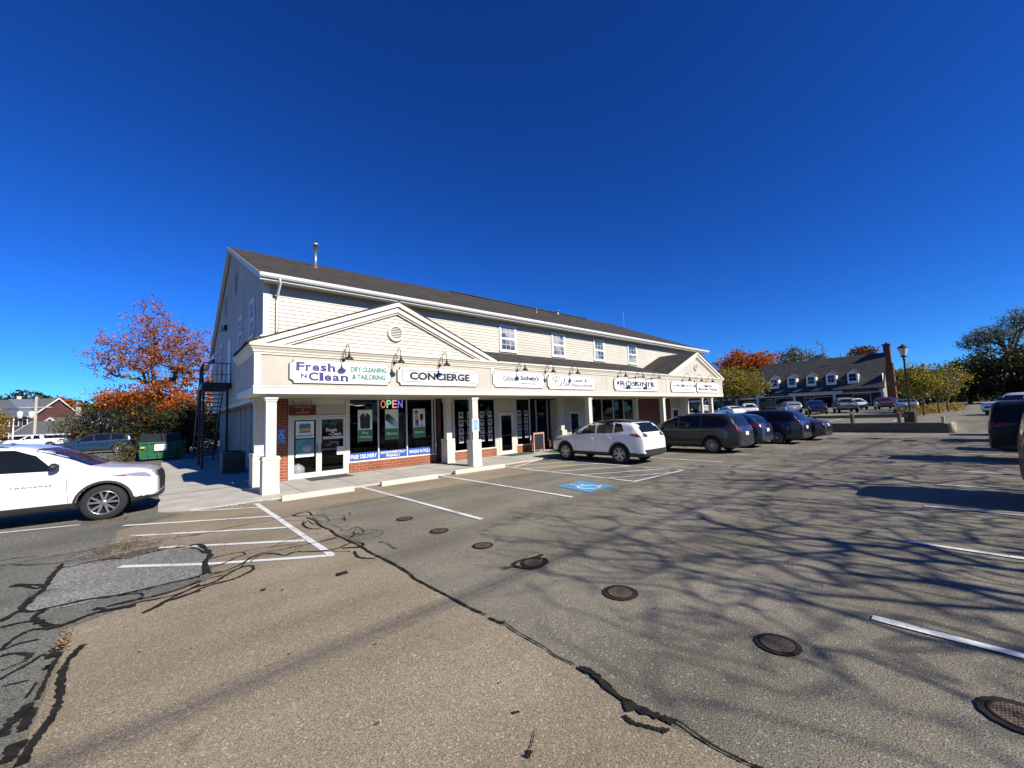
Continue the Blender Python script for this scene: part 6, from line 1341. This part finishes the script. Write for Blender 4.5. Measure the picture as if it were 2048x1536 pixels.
for i, (x, y, h, r_, lb) in enumerate(((47.5,-9.9,4.3,1.5,'slim yellowing tree nearest the grey base of the tall street lamp'),(52.5,-10.6,4.3,1.5,'second slim yellowing tree in the planting bed'),(57.5,-11.0,4.4,1.7,'yellowing tree at the right end of the planting bed by the road'),(61.5,-8.6,4.8,2.0,'yellowing tree behind the silver sedan'),(66,-10.3,4.6,1.9,'farthest yellowing tree of the planting bed'))):
    tree('young_tree', lb, (x, y, gz(x, y)), [(0,0,h*.70,r_,r_,h*.33)], 170, 1.7, .07, 50+i, 2600, .17, 'yellow' if i != 1 else 'olive', 'bark', gb, boughs=5, spread=.3, minr=.01)
tree('airy_tree', 'tall spreading tree with thin pale foliage and curling limbs against the sky, right', (115.5,-17.6,1.4), [(-2,1.6,12.2,3.6,3.8,1.8),(0,-2.0,14.6,3.2,3.2,2.1),(-3,4.2,10.9,2.6,2.6,1.5)], 620, 9.0, .42, 61, 8000, .22, 'pale', 'barkd', boughs=13, spread=.38, minr=.03)
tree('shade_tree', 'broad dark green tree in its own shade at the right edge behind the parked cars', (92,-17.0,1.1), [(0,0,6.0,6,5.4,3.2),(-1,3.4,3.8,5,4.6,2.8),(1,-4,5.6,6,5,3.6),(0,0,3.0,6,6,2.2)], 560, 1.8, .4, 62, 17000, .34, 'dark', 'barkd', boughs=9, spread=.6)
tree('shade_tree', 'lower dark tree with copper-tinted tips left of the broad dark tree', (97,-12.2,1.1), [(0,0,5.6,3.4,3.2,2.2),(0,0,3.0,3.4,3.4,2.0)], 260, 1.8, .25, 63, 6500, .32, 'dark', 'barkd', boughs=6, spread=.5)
# planting bed under the slim trees
bed = [(44.5,-9.2),(60,-10.6),(70,-11.6),(75,-9.5),(62,-6.9),(50,-8.4)]
b = MB(); b.prism([(x, y) for x, y in bed], .50, .80, 'z'); struct(b.build('planting_bed_soil', M['barkd'])); bpy.context.view_layer.update()
rg = np.random.default_rng(4); pp = np.array([[x, y, gz(x, y)+.28] for x, y in [(46+rg.random()*22, 0) for _ in range(160)]]); pp[:, 1] = -9.0-(pp[:, 0]-46)*.08+rg.normal(size=160)*.6
o = leaves(pp, 4500, .16, LM['gold'], None, .25, rg, 'ground_cover'); tag(o, 'yellow-green ground cover in the planting bed', 'ground cover', kind='stuff')
# leafless street trees outside the frame whose limbs shade the lot
gs = 'bare street trees behind the right row of cars'
for i, (x, y, h, r_, lb) in enumerate(((6.5,-21.0,9.5,4.4,'bare street tree nearest the camera, shading the opposite stalls'),(12.5,-20.6,10.5,4.8,'bare street tree behind the black SUV at the right edge'),(19.5,-20.8,10,4.8,'bare street tree behind the white pickup'),(27,-21,10,5,'farthest bare street tree of the right row'))):
    tree('street_tree', lb, (x, y, 0), [(0,0,h*.66,r_,r_*.95,h*.34)], 1400, 2.6, .16, 70+i, 1500, .07, 'brown', 'bark', gs, boughs=9, minr=.012, step=.4, spread=.25)
# ---------------------------------------------------------------- surroundings
t = thing('dumpster', 'green metal dumpster with sloping black lid and white notice, half in shade', 'dumpster', (-2.0, 21.6, .0), R(4))
b = MB(); b.prism([(-.75,.12),(-.85,1.15),(.85,1.35),(.75,.12)], -1.0, 1.0, 'x'); b.build('bin', M['dgreen'], t)
b = MB(); [b.box(-1.04+k*.42, -.98+k*.42, -.90, -.83, .3, 1.12) for k in range(6)]; b.box(-1.05,1.05,-.92,-.86,1.08,1.16); b.box(-1.0,1.0,-.80,-.74,.14,.2); b.build('ribs', M['dgreen'], t)
for s_ in (-.5, .5): MB().prism([(-.9,1.17),(-.1,1.62),(.85,1.68),(.85,1.36)], s_-.48, s_+.48, 'x').build('lid', M['blackp'], t)
MB().box(-.35,.25,-.945,-.925,.62,1.02).build('notice', M['lwhite'], t); b = text_mb('CARDBOARD', (-.28,.18,.88,.95), -.946); text_mb('ONLY', (-.15,.05,.76,.82), -.946, b); text_mb('NO TRASH', (-.25,.15,.66,.71), -.946, b); b.build('lettering', M['ink'], t)
MB().box(-.98,-.80,-.945,-.93,.80,.90).build('yellow_sticker', M['yellow'], t)
for x in (-.8,.8):
    for y in (-.6,.6): MB().lathe([(0,-.04),(.09,-.04),(.09,.04),(0,.04)], (x,y,.09), 12, 'y').build('castor', M['black'], t)
# retaining wall, rail, lamp posts
b = MB(); b.prism([(-11.75,0),(-11.75,.42),(-11.68,.54),(-11.5,.60),(-11.3,.62),(9,.62),(9,0)], 33.35, 33.72, 'x'); o = b.build('retaining_wall', M['wallconc']); tag(o, 'long low grey concrete wall between lower and upper parking lot', 'wall')
t = thing('timber_guard_rail', 'weathered timber guard rail with square posts behind the low wall', 'guard rail', (34.9, -5, 0))
b = MB(); b.box(-.06,.02,-4.9,9.5,.92,1.12); b.build('rail', M['wood'], t)
for y in (-4.5,-2.1,.35,2.8,5.2,7.7,9.4): MB().bbox(-.24,-.06,y-.1,y+.1,.5,1.24,.03).build('post', M['wood'], t)
o = MB().bbox(34.4,34.6,-11.55,-11.4,.5,.98,.02).build('marker_post', M['conc'], loc=(34.5,-11.5,.5)); tag(o, 'short pale concrete stub at the right end of the low wall', 'bollard')
def lamp(x, y, z, h, lb, base=True):
    t = thing('street_lamp', lb, 'street lamp', (x, y, z), 0, 'dark post-top lantern street lamps')
    MB().lathe([(.11,0),(.11,.4),(.075,.55),(.055,.7),(.05,h-1.0),(.07,h-.98),(.07,h-.9),(.045,h-.86)], n=14).build('pole', M['black'], t)
    if base: MB().bbox(-.30,.30,-.30,.30,-.1,.78,.08).build('plinth', P('plinth_concrete', (.055,.052,.046), .9, bump=.3), t)
    MB().lathe([(.05,h-.86),(.17,h-.74),(.15,h-.7),(.14,h-.68)], n=12).lathe([(.26,h-.22),(.29,h-.20),(.27,h-.14),(.16,h-.06),(.10,h-.03),(.06,h+.02),(.05,h+.06),(0,h+.10)], n=12).build('lantern_cap', M['black'], t)
    MB().lathe([(.14,h-.68),(.25,h-.22)], n=12).build('lantern_glass', P('lantern_glass', (.5,.5,.46), .25), t)
lamp(35.3, -10.0, .56, 5.15, 'dark lantern street lamp on a square plinth in front of the silver sedan')
lamp(70, -8.9, gz(70,-8.9), 5.6, 'farther lantern street lamp among the slim yellowing trees', False)
# dormered building
D = thing('dormered_building', 'grey-roofed building with five white dormers and a brick chimney, in shade', 'building', (95.3, -2.1, 0)); g0 = 1.15
xw, y0, y1 = 0, 0, 20.5
EH, RH, RX = 4.75, 11.35, 6.2
MB().box(1.6,1.8,y0,y1,g0,4.3).box(1.8,12,y1-.2,y1,g0,4.3).box(12,12.2,y0,y1,g0,4.3).build('wall', P('shaded_wall', (.05,.05,.048), .8), D)  # shade of the facade is put into this near-black wall colour
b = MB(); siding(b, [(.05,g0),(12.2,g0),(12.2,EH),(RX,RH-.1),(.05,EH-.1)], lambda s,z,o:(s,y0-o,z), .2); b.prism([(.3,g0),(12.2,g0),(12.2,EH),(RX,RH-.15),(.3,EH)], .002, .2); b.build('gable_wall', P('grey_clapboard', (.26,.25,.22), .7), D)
b = MB(); b.add([(-.3,-.3,EH-.15),(-.3,y1,EH-.15),(RX,y1,RH),(RX,-.3,RH),(12.7,-.3,EH-.15),(12.7,y1,EH-.15)], [(0,3,2,1),(3,4,5,2)]); b.add([(-.3,-.3,EH-.35),(-.3,y1,EH-.35),(RX,y1,RH-.2),(RX,-.3,RH-.2),(12.7,-.3,EH-.35),(12.7,y1,EH-.35)], [(0,1,2,3),(3,2,5,4)]); b.add([(-.3,y1,EH-.15),(-.3,y1,EH-.35),(RX,y1,RH-.2),(RX,y1,RH),(12.7,y1,EH-.35),(12.7,y1,EH-.15)],[(0,1,2,3),(3,2,4,5)]); b.build('roof', M['shingle3'], D)
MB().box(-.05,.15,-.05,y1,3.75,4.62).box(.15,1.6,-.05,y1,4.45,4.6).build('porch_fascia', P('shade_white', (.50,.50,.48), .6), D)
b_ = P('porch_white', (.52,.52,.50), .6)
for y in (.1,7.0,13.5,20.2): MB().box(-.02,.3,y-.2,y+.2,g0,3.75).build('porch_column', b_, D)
MB().box(.3,.32,0,.02,1,1.1).build('threshold', b_, D)
for y, w_, h in ((3.2,2.6,2.5),(9.0,3.4,2.3),(11.6,1.2,2.3),(15.6,3.6,2.4),(18.4,1.1,2.3)):
    f = MB().box(1.55,1.6,y-w_/2,y+w_/2,g0+.1,g0+h).build('shop_window', b_, D); MB().box(1.53,1.549,y-w_/2+.12,y+w_/2-.12,g0+.25,g0+h-.12).build('pane', CM['glass'], f)
for y, w_ in ((3.1,2.6),(16.6,2.2)):
    MB().box(-.09,-.05,y-w_,y+w_,3.95,4.4).build('shop_board', M['ink'], D)
    b = MB()
    for k in range(14): 
        yy = y-w_*.8+k*w_*.115; b.box(-.095,-.0905,yy,yy+.12+.05*(k % 3),4.08,4.27)
    b.build('board_lettering', M['greyink'], D)
for y in (2.2,4.3,8.2,10.2,15.5,17.9): MB().tube([(-.05,y,4.5),(-.4,y,4.7),(-.55,y,4.5)], .03, 6).lathe([(.04,.0),(.16,-.15)], (-.55,y,4.5), 8).build('sign_lamp', M['black'], D)
sl2 = (RH-EH+.15)/(RX+.3)
for y in (4.1,7.35,10.55,13.8,17.0):
    zf = 6.2; xf = -.3+(zf-.55-EH+.15)/sl2; w_ = .80; ht = 7.75; xb = lambda z: -.3+(z-EH+.15)/sl2
    d = MB(); d.prism([(xf,zf-.55),(xf,ht),(xb(ht),ht)], y-w_, y+w_); d.add([(xf,y-w_,ht),(xf,y+w_,ht),(xf,y,ht+.62)], [(0,1,2)])
    dd = d.build('dormer', M['white'], D)
    r_ = MB()
    for s_ in (-1,1):
        r_.add([(xf-.25,y+s_*(w_+.25),ht-.13),(xf-.25,y,ht+.70),(xb(ht+.7),y,ht+.70),(xb(ht-.1),y+s_*(w_+.25),ht-.13),(xf-.25,y+s_*(w_+.25),ht-.22),(xf-.25,y,ht+.61)], [(0,1,2,3),(0,4,5,1)])
    r_.build('dormer_roof', M['shingle3'], dd)
    MB().box(xf-.04,xf-.005,y-.48,y+.48,zf-.05,ht-.28).build('dormer_window', CM['glass'], dd)
    q = MB(); q.box(xf-.055,xf-.041,y-.48,y+.48,6.76,6.82); q.box(xf-.055,xf-.041,y-.02,y+.02,zf-.05,6.76); q.box(xf-.055,xf-.041,y-.02,y+.02,6.82,ht-.28); q.build('muntins', b_, dd)
MB().box(RX-1.1,RX+1.0,-1.15,-.02,g0,9.2).box(RX-.75,RX+.75,-.95,-.02,9.2,12.6).box(RX-.85,RX+.85,-1.05,.1,12.6,12.85).lathe([(.25,12.85),(.22,13.2),(0,13.2)], (RX,-.5,0), 10).build('chimney', M['cbrick'], D)
MB().box(5.0,5.15,6.2,6.35,RH-.1,RH+.6).build('roof_pipe', M['steel'], D)
MB().box(.6,3.2,-.06,-.02,5.0,7.2).build('gable_window', M['white'], D)
MB().box(.9,2.6,-1.6,-.05,1.1,2.7).build('entry_box', P('pale_box', (.4,.42,.42), .6), D)
W_ = thing('wing_building', 'lower shaded wing with a dark roof behind the yellow-green tree', 'building', (97, 18.6, 0))
MB().box(1.2,11,0,38,1.1,4.0).build('wall', P('shaded_wall2', (.05,.05,.05), .8), W_)  # wing wall likewise coloured near black to stand for its shade
b = MB(); b.add([(-1,-.2,4.2),(-1,38,4.2),(5.4,38,10.2),(5.4,-.2,10.2),(12,-.2,4.2),(12,38,4.2)], [(0,3,2,1),(3,4,5,2)]); b.add([(-1,-.2,4.0),(-1,38,4.0),(5.4,38,10.0),(5.4,-.2,10.0),(12,-.2,4.0),(12,38,4.0)], [(0,1,2,3),(3,2,5,4)]); b.build('roof', M['shingle3'], W_)
MB().box(-.95,-.8,0,38,3.55,4.0).build('porch_fascia', b_, W_)
for y in (4,11,18,25,32): MB().box(-.9,-.6,y-.15,y+.15,1.1,3.55).build('porch_column', b_, W_)
for y in (2,6,9,14,20,27,33): f = MB().box(1.14,1.2,y-1.2,y+1.2,1.3,3.2).build('shop_window', b_, W_); MB().box(1.12,1.139,y-1.05,y+1.05,1.5,3.05).build('pane', CM['glass'], f)
t = thing('shop_awning_sign', 'small red hanging sign by the brick chimney', 'sign', (101.5, -3.6, 5.4)); MB().bbox(-.8,.8,-.08,.08,-.22,.25,.05).build('board', P('red_sign', (.45,.03,.03), .5), t); MB().tube([(0,0,.25),(0,2.4,.5)], .03, 5).build('bracket', M['black'], t)
# brick buildings far left
def brick_house(name, label, x, y, rz, L_, Dp, eh, rh, chim=None, wins=()):
    t = thing(name, label, 'building', (x, y, -.8), rz); 
    mb = brickmat('far_brick_'+name, (.13,.05,.04), (.10,.04,.033), (.12,.09,.08), .4, .14, .012)
    b = MB(); b.box(0,L_,0,Dp,0,eh); b.prism([(0,eh),(Dp,eh),(Dp/2,rh-.1)], .01, L_-.01, 'x'); b.build('wall', mb, t)
    b = MB(); 
    for s_ in (0,1):
        ya, yb = (-.4, Dp/2) if s_ == 0 else (Dp+.4, Dp/2); b.prism([(ya,eh-.15),(yb,rh),(yb,rh+.15),(ya,eh)], -.5, L_+.5, 'x')
    b.build('roof', P('far_roof_'+name, (.10,.10,.095), .9, var=.15), t)
    b = MB(); b.box(-.5,L_+.5,-.55,-.41,eh-.35,eh-.05)
    for xx in (-.62, L_+.5):
        for ya, yb in ((-.4,Dp/2),(Dp+.4,Dp/2)): b.prism([(ya,eh-.35),(yb,rh-.2),(yb,rh+.18),(ya,eh+.03)], xx, xx+.12, 'x')
    b.build('white_trim', M['white'], t)
    for (xx, zz, w_, h) in wins:
        f = MB().box(xx-w_/2-.15, xx+w_/2+.15, -.12, -.01, zz-.15, zz+h+.15).build('window', M['white'], t); MB().box(xx-w_/2, xx+w_/2, -.15, -.125, zz, zz+h).build('pane', CM['glass'], f)
    return t
t = brick_house('brick_block', 'two-storey brick building with grey roof at the far left edge', -50, 174.5, R(-40.5), 27, 12, 7.6, 12.6, wins=[(x, z, 1.1, 1.6) for x in (14,17.5,20.5,23,25.4) for z in (1.4,5.0)])
MB().prism([(17,7.4),(26.5,7.4),(22,12.4)], -1.2, 4).build('cross_gable', P('slate_gable', (.13,.15,.18), .6), t)
MB().box(19,19.6,3,3.6,11.2,13.4).build('chimney', M['white'], t)
t = brick_house('gabled_brick_house', 'low brick house with white gable trim behind the blue minivan', -17.3, 119.5, R(50), 16, 9, 3.0, 6.0, wins=[(4, 1.2, 1.1, 1.3), (9, 1.2, 1.1, 1.3)])
MB().box(5,5.6,4.2,4.8,6.6,8.6).build('chimney', M['conc'], t)
t = brick_house('brick_annex', 'dark-roofed single-storey annex in front of the gabled brick house', -25.5, 118.5, R(-42), 13, 7, 2.6, 5.2, wins=[(3, .9, 1, 1.2), (8, .9, 1, 1.2)])
t = thing('utility_pole', 'pale utility pole with crossarm and two white transformers on the left', 'utility pole', (-16.5, 79.5, -.2))
MB().lathe([(.2,0),(.15,7.7),(0,7.7)], n=10).build('pole', M['barkw'], t); MB().box(-1.6,1.6,-.06,.06,6.0,6.12).build('crossarm', M['barkw'], t)
for x in (-1.5,-.4): MB().lathe([(0,4.4),(.28,4.45),(.3,5.3),(.2,5.45),(0,5.5)], (x,0,0), 12).build('transformer', M['lwhite'], t)
for zz, dx in ((5.95,-1.5),(5.95,1.5),(5.2,0)): MB().tube([(dx,0,zz),(dx-15,4,zz-.6),(dx-45,14,zz)], .02, 4, cap=False).build('wire', M['black'], t)
for x, y, h, lb in ((-24,97,6,'thin pale pole standing left in front of the brick block'),(-21,93,5,'thin pale pole standing right in front of the brick block')):
    o = MB().lathe([(.10,0),(.07,h),(0,h)], n=8).build('thin_pole', M['lwhite']); o.location = (x, y, -.4); tag(o, lb, 'pole')
for k in range(8):
    pass
# bright delivery truck shapes behind the white suv roof
# overhead utility cable whose soft shadow crosses the tan and grey paving
t = thing('overhead_cable', 'thick bundled utility cable strung above and behind the camera', 'cable', (0, 0, 0))
for k in (0, 1): MB().tube([(-16,-20.75+k*.02,8.2+k*.09),(-2,-20.25,7.8+k*.09),(4,-19.9,7.7+k*.09),(10,-20.2,7.8+k*.09),(30,-22,8.6+k*.09)], .014, 6).build('strand', M['black'], t)
for x, y in ((-16,-20.9),(30,-22.2)):
    t = thing('utility_pole', 'timber utility pole carrying the overhead cable, ' + ('left' if x < 0 else 'right') + ' end, out of frame', 'utility pole', (x, y, 0)); MB().lathe([(.18,0),(.13,9.5),(0,9.5)], n=10).build('pole', M['wood'], t); MB().box(-.06,.06,-1.1,1.1,8.8,8.92).build('crossarm', M['wood'], t)
# small litter and caps
o = MB().bbox(-.07,.07,-.035,.035,0,.02,.005).build('asphalt_chip', M['tar']); o.location = (-.06,-7.35,.008); tag(o, 'small black lump of tar lying on the tan paving', 'debris')
o = MB().lathe([(.10,0),(.10,.05),(.06,.12),(0,.13)], n=12).build('yellow_beacon', M['yellow']); o.location = (-11.6,48,1.3); tag(o, 'small yellow cap seen just above the white SUV roof', 'hydrant cap')
